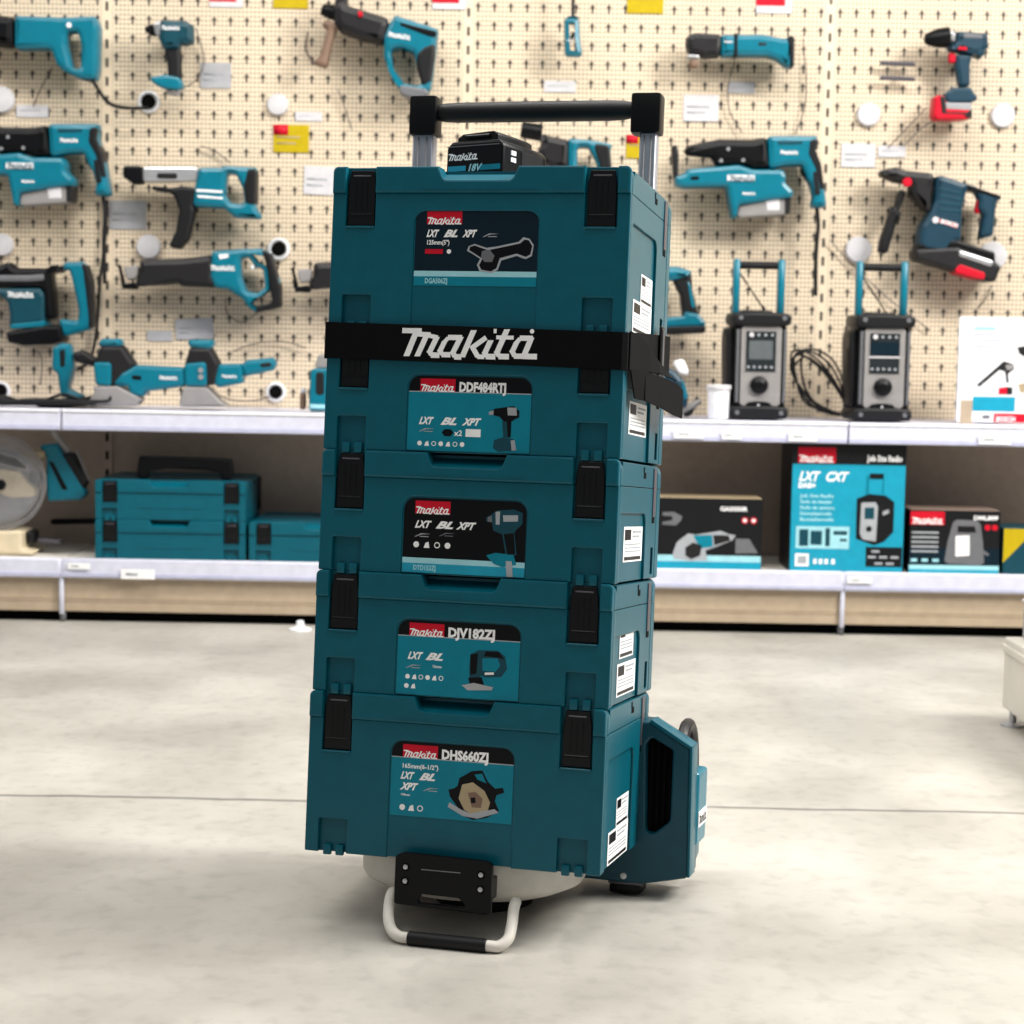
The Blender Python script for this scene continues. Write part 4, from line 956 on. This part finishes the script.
fill(mb, f('355,650 520,500 560,460 640,480 650,520 600,560 610,630 590,630 575,540 530,530 380,665'), y - .0002, 'dark_grey'); fill(mb, f('530,670 600,660 600,720 530,722'), y - .0003, 'red'); fill(mb, f('595,660 640,665 640,720 598,722'), y - .0003, 'dark_grey'); fill(mb, f('575,490 640,480 645,520 590,530'), y - .0004, 'magnesium')
fill(mb, f('665,350 760,330 880,340 880,420 780,440 770,640 740,640 720,420 680,400'), y - .0002, 'dark_grey'); fill(mb, f('680,640 760,620 760,700 700,705'), y - .0003, 'tan_guard')
x_, z_ = f('520,932')[0]; text(mb, 'BOSCH', x_, z_, y - .0004, .018, 'print_white', bold=.0006, width=.05)
fill(mb, f('410,885 470,885 470,915 410,915'), y, 'mid_grey')
mb.build('print', t)
MB().box(w_ * .3, w_ * .6, .012, .10, 0, .012, 'white', .001).build('foot', t)

# ---------------------------------------------------------------- price cards, discs and cable ports on the pegboard
k5 = YW / F
def card(x0, y0, x1, y1, m_, label, group, lines=2, name='price_card', hdr=None, tilt=0):
    a = P(x0, y1, YW - .006); b = P(x1, y0, YW - .006); wd, hh = b.x - a.x, b.z - a.z
    mb = MB().box(0, wd, 0, .003, 0, hh, m_, .0008)
    if hdr: mb.box(0.0, wd * .42 if m_ == 'yellow' else wd * .8, -.0006, .001, hh * (.62 if m_ == 'yellow' else .3), hh, hdr)
    for k in range(lines): mb.box(wd * .1, wd * (.75 - .12 * k), -.0005, .001, hh * (.52 - .22 * k), hh * (.58 - .22 * k), 'print_grey' if m_ != 'yellow' else 'tan_guard')
    o = mb.build(name, loc=(a.x, YW - .0035, a.z)); o.rotation_euler.y = R(tilt); tag(o, label, 'price tag', group)
GC = 'white price cards on the pegboard'; GY = 'coloured promotion cards on the pegboard'
card(200, 63, 231, 88, 'grey_card', 'grey-white price card right of the small impact driver', GC)
card(16, 105, 48, 117, 'tag_white', 'narrow white label below the upper left hammer', GC, 1)
card(109, 201, 146, 229, 'grey_card', 'grey price card under the nose of the auto-feed screwdriver', GC)
card(303, 166, 334, 194, 'tag_white', 'white price card touching the left side of the top case', GC, tilt=2)
card(176, 320, 214, 340, 'grey_card', 'grey price card hanging just above the right hand planer', GC, tilt=-4)
card(147, 331, 172, 341, 'grey_card', 'narrow grey label above the left hand planer', GC, 1)
card(295, 112, 322, 121, 'tag_white', 'narrow white label above the lower left yellow card', GC, 1)
card(683, 95, 719, 121, 'tag_white', 'white price card below the multi-tool', GC)
card(728, 82, 755, 93, 'grey_card', 'narrow grey label hanging under the middle of the multi-tool', GC, 1)
card(841, 144, 876, 167, 'tag_white', 'white price card left above the dark blue hammer drill', GC)
card(878, 146, 906, 157, 'tag_white', 'narrow white label above the dark blue hammer drill', GC, 1)
card(544, 81, 576, 92, 'tag_white', 'narrow white label just above the trolley grip', GC, 1)
card(273, 125, 309, 152, 'yellow', 'yellow promotion card with red corner above the screwdriver', GY, 2, 'promotion_card', 'red')
card(626, 135, 655, 158, 'yellow', 'yellow promotion card half behind the right handle cap', GY, 1, 'promotion_card', 'red')
card(273, -14, 308, 8, 'yellow', 'yellow promotion card at the top edge left of the tilted hammer', GY, 1, 'promotion_card')
card(627, -14, 664, 13, 'yellow', 'yellow promotion card at the top edge right of the hanging tool', GY, 1, 'promotion_card')
card(209, -12, 243, 7, 'tag_white', 'white card with pink-red header at the top left edge', GY, 0, 'promotion_card', 'red')
card(432, -12, 466, 9, 'tag_white', 'white card with red header at the top edge above the tilted hammer', GY, 0, 'promotion_card', 'red')
card(756, -12, 793, 13, 'tag_white', 'white card with red header at the top edge above the multi-tool', GY, 0, 'promotion_card', 'red')
def disc(px, py, rp, label, hole=False, name='round_cap'):
    a = P(px, py, YW); r_ = rp * k5
    t = MB()
    if hole:
        t.lathe([(0, r_), (.008, r_ * .97), (.010, r_ * .8), (.004, r_ * .62)], (0, 0, 0), (0, -1, 0), 'white', 28); t.cyl((0, -.004, 0), (0, -.0105, 0), r_ * .64, 'gap_black', 24)
    else: t.lathe([(0, r_), (.010, r_), (.014, r_ * .9), (.015, r_ * .4)], (0, 0, 0), (0, -1, 0), 'tag_white', 28)
    o = t.build(name, loc=(a.x, YW - .0005, a.z)); tag(o, label, 'cap' if not hole else 'cable port', 'round white caps on the pegboard' if not hole else 'cable ports in the pegboard')
disc(278, 105, 10.5, 'round white cap right of the small impact driver')
disc(149, 247, 12, 'round white cap below the grey price card, above the reciprocating saw')
disc(868, 115, 11.5, 'round white cap left of the red battery drill')
disc(1002, 116, 12, 'round white cap right of the red battery drill')
disc(2, 100, 13, 'round white cap cut by the left edge below the upper left hammer')
disc(3, 245, 11, 'round white cap cut by the left edge above the breaker')
disc(858, 250, 13, 'round white cap behind the handle of the right radio')
disc(992, 256, 14, 'round white cap below the battery of the dark blue hammer drill')
disc(149, 102, 11, 'white ringed cable port taking the upper left hammer cord', True, 'cable_port')
disc(276, 392, 10, 'black cable port at the right end of the planer row', True, 'cable_port')
disc(279, 249, 11, 'cable port partly covered by the reciprocating saw handle', True, 'cable_port')
disc(1, 391, 10, 'black cable port at the left edge just above the shelf', True, 'cable_port')
for i, yy in enumerate((63, 78)):
    a = P(880, yy, YW - .03); mb = MB().cyl((0, 0, 0), (34 * k5, 0, -.002), .006, 'strip_grey', 12, .001).cyl((17 * k5, 0, 0), (17 * k5, .0295, 0), .004, 'strip_grey', 8)
    tag(mb.build('bracket_rod', loc=(a.x, YW - .03, a.z)), ('upper' if i == 0 else 'lower') + ' of two short dark rods left of the red battery drill', 'hook', 'dark rods on the pegboard')
def cord(lst, r_, label, m_='wire', y=5.405, name='security_cable', g='thin security cables on the pegboard'):
    tag(MB().tube(pl(lst, y), r_, m_, 7).build(name), label, 'cable', g)
cord([(107, 200), (105, 240), (100, 280), (96, 335), (88, 362), (70, 372)], .0045, 'thick black cable dropping beside the left slotted upright', 'cable', name='power_cable', g=None)
cord([(52, 68), (40, 90), (33, 107)], .0018, 'thin wire below the body of the upper left hammer')
cord([(196, 28), (204, 60), (196, 80), (183, 88)], .0018, 'thin wire looped right of the small impact driver')
cord([(200, 146), (212, 150), (222, 156), (230, 163)], .0018, 'thin wire above the auto-feed screwdriver')
cord([(225, 298), (228, 314), (242, 322), (258, 312)], .0018, 'thin wire loop under the reciprocating saw handle')
cord([(232, 352), (250, 345), (280, 341), (306, 348)], .0018, 'thin wire arching above the right hand planer')
cord([(205, 385), (225, 398), (250, 401), (270, 397)], .0022, 'wire running from the right planer to the cable port')
cord([(737, 36), (734, 62), (728, 88), (730, 112), (742, 132)], .0018, 'thin wire hanging from the middle of the multi-tool')
cord([(803, 38), (806, 80), (804, 110), (795, 134)], .0018, 'thin wire hanging from the end of the multi-tool')
cord([(926, 108), (910, 125), (888, 148)], .0018, 'thin wire left below the red battery drill')
cord([(940, 118), (922, 128), (904, 146)], .0018, 'second thin wire running from the red battery drill')
cord([(830, 240), (850, 262), (890, 300), (930, 330)], .0018, 'thin wire slanting down behind the right radio')
cord([(992, 285), (985, 300), (978, 308)], .0018, 'thin wire below the dark blue hammer drill battery')
cord([(308, 32), (306, 50), (316, 66)], .0025, 'short dark wire left of the tilted hammer grip')
cord([(338, 90), (345, 108), (352, 130)], .0018, 'thin wire below the tilted hammer')
cord([(38, 350), (42, 362), (40, 385)], .0018, 'thin wire below the battery of the breaker')

# ---------------------------------------------------------------- base deck: cases, mitre saw, cartons
ZD = .1655
def far_case(x, y, z, label, handle=False):
    t = thing('tool_case', label, 'tool case', (x, y, z), 'teal cases on the base deck')
    for n, me in CASES[.105]: mk(n, me, t)
    if handle:
        s = 5.05 / F / 4.096; f = lambda st: [((a - 62) * s, .1055 + (172 - b) * s) for a, b in pp(st)]
        MB().plate(ccw(chaikin(f('218,176 230,82 240,78 605,82 618,90 622,178 572,178 566,132 275,130 268,178'), 1)), .035, .06, 'black', .006).build('carry_handle', t)
        MB().box(.388, .40, .235, .275, .01, .10, 'rubber', .002).build('rear_latch', t)
    return t
xa = P(95, 500, 5.05).x
far_case(xa, 5.05, ZD, 'slim teal case on the base deck, under another slim case')
far_case(xa, 5.05, ZD + .1054, 'slim teal case with big black carry handle, on top of another case', True)
far_case(xa + .404, 5.05, ZD, 'single slim teal case half hidden behind the left side of the stack')

T_ = Tool('mitre_saw', 'sliding mitre saw with clear round guard at the left end of the base deck', 'power tool', (0, 420, 6.827), (20, 880), 5.16)
ctr = T_.loc([(20, 415)])[0]; rr = 46 * 5.16 / F
mb = MB().tube([(ctr[0] + rr * math.cos(a * math.pi / 16), -.05, ctr[1] + rr * math.sin(a * math.pi / 16)) for a in range(32)], .0065, 'clear', 8, True, True)
mb.build('guard', T_.t)
MB().lathe([(0, rr * .80), (.002, rr * .80)], (ctr[0], -.03, ctr[1] - .005), (ctr[0], 0, ctr[1] - .005), 'silver', 48).lathe([(0, .012), (.010, .011)], (ctr[0] + .003, -.03, ctr[1] - .005), (ctr[0] + .003, -.06, ctr[1] - .005), 'black', 16).build('blade', T_.t)
T_.part('upper_housing', '-120,225 40,215 150,245 215,300 235,345 150,330 40,300 -120,300', 'white', .03, .006, off=-.035)
T_.part('blade_housing', '-120,335 60,325 170,345 225,420 285,470 270,515 120,525 40,500 -120,500', 'saw_cream', .03, .006, off=-.036)
T_.part('guard_arm', '230,330 290,350 300,430 240,420', 'mid_grey', .03, .006, off=-.036)
T_.part('guard_face', '315,415 304,491 275,562 228,623 167,670 96,699 19,709 -56,699 -127,670 -188,623 -235,562 -264,491 -274,414 -264,338 -235,267 -188,206 -127,159 -56,130 20,120 96,130 167,159 228,206 275,267 304,338', 'clear', .004, .0005, off=-.052)
T_.part('arm_bolt', '10,400 60,395 80,430 60,470 10,460', 'black', .05, .006, off=-.04)
T_.part('handle_bracket', '160,195 325,205 325,250 280,262 170,235', 'tan_guard', .04, .006, off=-.02)
T_.part('handle', '265,165 400,158 445,235 605,500 560,542 335,552 325,400 330,250', 'teal_tool', .05, .010)
T_.part('handle_recess', '345,275 378,282 482,475 440,470', 'black', .053, .002)
T_.part('handle_grip', '420,232 500,215 608,412 568,500 450,332', 'rubber', .045, .01)
T_.part('lever', '345,48 362,48 505,235 492,272 478,262 350,100', 'magnesium', .012, .003)
T_.part('guard_rod', '520,212 536,208 612,410 598,418', 'magnesium', .012, .003)
T_.part('base', '-150,742 190,740 192,868 268,880 262,905 -150,905', 'saw_cream', .14, .01)
T_.part('fence_knob', '192,750 250,748 252,822 200,852', 'rubber', .06, .008)
T_.part('rail', '255,800 420,815 422,850 258,838', 'strip_grey', .03, .01)
T_.part('rear_tube', '270,705 640,700 640,740 270,745', 'black', .03, .01, off=.13)
T_.part('frame_foot', '-60,895 120,895 120,908 -60,908', 'dark_grey', .12, .004, sm=0)
T_.t.location.z += 0

def carton(name, px0, py0, px1, py1, y, depth, label, base_m, side_m='carton_black', top='carton_brown'):
    a = P(px0, py1, y); b = P(px1, py0, y); t = thing(name, label, 'box', (a.x, y, ZD)); w_ = b.x - a.x; h_ = b.z - P((px0 + px1) / 2, py1, y).z
    mb = MB().box(0, w_, 0, depth, 0, h_, side_m, .0015)
    mb.box(.002, w_ - .002, .002, depth - .002, h_ - .0005, h_ + .0012, top); mb.build('box_body', t)
    f = lambda u, v: (u * w_, (1 - v) * h_)
    pr = MB(); fill(pr, [f(.004, .004), f(.996, .004), f(.996, .996), f(.004, .996)], -.0006, base_m)
    return t, pr, f, w_, h_
def rect(pr, f, u0, v0, u1, v1, y, m_): flat(pr, [f(u0, v1), f(u1, v1), f(u1, v0), f(u0, v0)], y, m_)
# grinder carton
t, pr, f, w_, h_ = carton('grinder_carton', 636, 500, 763, 570, 5.05, .12, 'black and teal grinder carton right beside the stack on the base deck', 'carton_black', top='tan_guard')
rect(pr, f, 0, .80, .995, .89, -.001, 'label_pale'); rect(pr, f, 0, .89, .995, .995, -.001, 'label_blue')
x, z = f(.66, .17); text(pr, 'GA5030R', x, z, -.001, .016, 'print_white', bold=.0006, width=.072)
for u in (.86, .93): c_ = f(u, .30); flat(pr, [(c_[0] + .009 * math.cos(a * .6283), c_[1] + .009 * math.sin(a * .6283)) for a in range(10)], -.001, 'red'); flat(pr, [(c_[0] + .005 * math.cos(a * .6283), c_[1] + .005 * math.sin(a * .6283)) for a in range(10)], -.0012, 'print_white')
g = lambda st: [f((650 + a / 7.877 - 636) / 127, (480 + b / 7.877 - 500) / 70) for a, b in pp(st)]
fill(pr, g('180,590 210,500 300,430 360,440 560,405 620,430 680,440 650,480 500,540 440,560 460,640 400,640 330,645 190,630'), -.0014, 'print_grey'); fill(pr, g('340,445 490,440 500,530 400,545'), -.0017, 'label_teal'); fill(pr, g('500,440 620,440 640,480 510,520'), -.0017, 'dark_grey')
fill(pr, g('280,540 340,500 410,520 400,600 330,630 280,600'), -.0018, 'dark_grey'); fill(pr, g('680,465 790,465 860,575 680,580'), -.0014, 'mid_grey'); fill(pr, g('90,270 180,265 250,300 240,330 200,370 90,365 90,345 170,330 170,300 90,295'), -.0014, 'mid_grey')
pr.build('print', t)
# radio carton
t, pr, f, w_, h_ = carton('radio_carton', 789, 443, 907, 570, 5.05, .20, 'tall bright teal carton picturing a site radio, below the right radio', 'label_blue')
rect(pr, f, 0, 0, 1, .16, -.001, 'carton_black'); rect(pr, f, .05, .03, .38, .15, -.0013, 'red')
x, z = f(.06, .145); logo(pr, x, z, -.0016, w_ * .30, 'print_white', rt=False)
x, z = f(.66, .13); text(pr, 'Job Site Radio', x, z, -.0013, .022, 'print_white', bold=.0008, width=w_ * .31)
x, z = f(.06, .29); text(pr, 'LXT', x, z, -.001, .034, 'print_white', shear=.35, bold=.0012, width=w_ * .19); x, z = f(.29, .29); text(pr, 'CXT', x, z, -.001, .034, 'print_white', shear=.35, bold=.0012, width=w_ * .20)
x, z = f(.06, .345); text(pr, 'DAB+', x, z, -.001, .018, 'print_white', bold=.001, width=w_ * .15)
for k, s_ in enumerate(('Job Site Radio', 'Radio de chantier', 'Radio da cantiere', 'Bouwplaatsradio', 'Baustellenradio')):
    x, z = f(.08, .42 + .046 * k); text(pr, s_, x, z, -.001, .013, 'label_pale', bold=.0004, width=w_ * (.30 - .02 * (k % 2)))
rect(pr, f, .05, .645, .52, .82, -.001, 'label_pale')
for u0, v0, u1, v1 in ((.08, .67, .16, .80), (.18, .68, .28, .79), (.31, .66, .35, .80), (.38, .68, .50, .71), (.44, .74, .50, .76)): rect(pr, f, u0, v0, u1, v1, -.0013, 'teal_dark')
rect(pr, f, .05, .86, .17, .96, -.001, 'print_white'); rect(pr, f, .07, .88, .15, .94, -.0013, 'print_grey')
for u in (.21, .26, .31, .37): rect(pr, f, u, .90, u + .03, .94, -.001, 'print_white')
rect(pr, f, .67, .80, .99, .955, -.001, 'carton_black')
for u, v in ((.72, .825), (.69, .87), (.79, .87), (.89, .87), (.75, .92), (.85, .92)): rect(pr, f, u, v, u + .07, v + .018, -.0013, 'print_grey')
g = lambda st: [f((770 + a / 4.031 - 789) / 118, (430 + b / 4.031 - 443) / 127) for a, b in pp(st)]
for st in ('388,175 400,175 400,255 388,255', '455,180 462,180 462,250 455,250'): fill(pr, g(st), -.0013, 'label_teal')
fill(pr, g('402,168 460,168 460,190 402,190'), -.0013, 'carton_black'); fill(pr, g('350,270 400,250 470,255 508,280 508,400 470,440 430,455 352,430'), -.0013, 'carton_black')
fill(pr, g('370,285 430,282 440,300 436,440 380,432 368,410'), -.0016, 'print_grey'); fill(pr, g('385,305 425,303 425,350 385,350'), -.0018, 'teal_dark')
fill(pr, [(g('405,390')[0][0] + .008 * math.cos(a * .6283), g('405,390')[0][1] + .008 * math.sin(a * .6283)) for a in range(10)], -.0019, 'carton_black'); fill(pr, g('460,320 485,310 488,325 462,335'), -.0016, 'print_grey')
pr.build('print', t)
# lamp carton
t, pr, f, w_, h_ = carton('lamp_carton', 908.5, 508, 1001, 570, 5.06, .16, 'black carton picturing a work lamp, between the tall teal carton and the yellow one', 'carton_black')
rect(pr, f, 0, .60, 1, .88, -.0008, 'label_navy'); rect(pr, f, 0, .87, 1, .94, -.001, 'label_pale'); rect(pr, f, 0, .94, 1, 1, -.001, 'label_blue')
rect(pr, f, 0, .02, .38, .23, -.001, 'red'); x, z = f(.02, .215); logo(pr, x, z, -.0013, w_ * .34, 'print_white', rt=False)
x, z = f(.70, .14); text(pr, 'DML809', x, z, -.001, .015, 'print_white', bold=.0006, width=w_ * .27)
for u in (.86, .94): c_ = f(u, .26); flat(pr, [(c_[0] + .008 * math.cos(a * .6283), c_[1] + .008 * math.sin(a * .6283)) for a in range(10)], -.001, 'red')
for k in range(5): rect(pr, f, .02, .34 + k * .075, .32, .37 + k * .075, -.001, 'print_grey')
for u in (.02, .14, .26): rect(pr, f, u, .77, u + .07, .82, -.001, 'label_pale')
g = lambda st: [f((770 + a / 4.031 - 908.5) / 92.5, (430 + b / 4.031 - 508) / 62) for a, b in pp(st)]
fill(pr, g('735,360 750,350 835,352 850,370 862,440 870,520 855,530 720,525 705,515 715,440'), -.0013, 'mid_grey'); fill(pr, g('755,375 825,375 832,400 755,400'), -.0016, 'carton_black'); fill(pr, g('748,415 805,412 808,492 750,496'), -.0016, 'print_white'); fill(pr, g('850,460 890,485 885,492 850,480'), -.0014, 'mid_grey')
pr.build('print', t)
# blue and yellow carton
t, pr, f, w_, h_ = carton('tool_carton', 1002.5, 523, 1080, 568, 5.06, .15, 'dark teal carton with yellow corner at the right edge of the base deck', 'teal_dark', 'teal_dark', 'teal_dark')
flat(pr, [f(.0, .75), f(.42, .0), f(.0, .0)], -.001, 'yellow'); pr.build('print', t)

# ---------------------------------------------------------------- plinth stand at the right edge
c0 = PZ(1000, 712, 0.02)
x0 = 1.004; ya = 3.89
t = thing('display_stand', 'cream display stand on levelling feet at the right edge of the floor', 'display stand', (x0, ya, 0))
MB().box(0, .8, -1.2, 0, .034, .178, 'plinth', .006, 2).build('cabinet', t)
MB().box(-.004, .804, -1.204, .004, .148, .164, 'plinth', .004, 2).build('ledge', t)
for dx, dy in ((.016, -.03), (.03, -1.15), (.76, -.04), (.76, -1.15)):
    MB().lathe([(0, .024), (.004, .024), (.008, .008), (.038, .007)], (dx, dy, 0), (dx, dy, 1), 'silver', 16).build('levelling_foot', t)
t = thing('plastic_tub', 'pale grey translucent tub standing on the cream display stand', 'box', (x0 + .03, ya - .02, .1785))
MB().box(0, .5, -.5, 0, 0, .078, 'grey_card', .006, 2).build('tub', t); MB().box(-.003, .503, -.503, .003, .073, .080, 'tag_white', .003).build('rim', t)
# loose levelling foot on the floor by the kick panel
a = PZ(301, 629, 0)
tag(MB().lathe([(0, .030), (.004, .030), (.010, .012), (.024, .009), (.026, .004)], (a.x, a.y - .02, 0), (a.x, a.y - .02, 1), 'white', 20).build('levelling_foot'), 'small white foot on the floor by the kick panel left of the stack', 'foot')

# ---------------------------------------------------------------- pieces that belong to a part hang one level deeper
SUB = {'foot_grip': 'foot_bar', 'printed_lettering': 'webbing', 'nameplate': 'motor_cover', 'housing_trim': 'housing', 'lettering': 'body', 'badge': 'body',
       'dust_window': 'dust_box', 'latch_button': 'dust_box', 'battery_label': 'battery', 'battery_frame': 'battery', 'battery_cap': 'battery', 'battery_stripe': 'battery',
       'button': 'display', 'display_bar': 'display', 'rail_slot': 'feed_rail', 'handle_cap': 'handle_post', 'handle_recess': 'handle', 'emblem': 'body', 'cooling_fin': 'body', 'stripe': 'body'}
for root in [o for o in bpy.data.objects if o.parent is None and o.type == 'EMPTY']:
    kids = {}
    for ch in root.children: kids.setdefault(ch.name.split('.')[0], []).append(ch)
    for nm, host in SUB.items():
        for i, ch in enumerate(kids.get(nm, [])):
            if host in kids: ch.parent = kids[host][min(i, len(kids[host]) - 1)]
    if 'trolley' in root.name:
        for i, ch in enumerate(sorted(kids.get('screw', []), key=lambda c: c.name)): ch.parent = kids['bracket' if i < 4 else 'housing'][0]
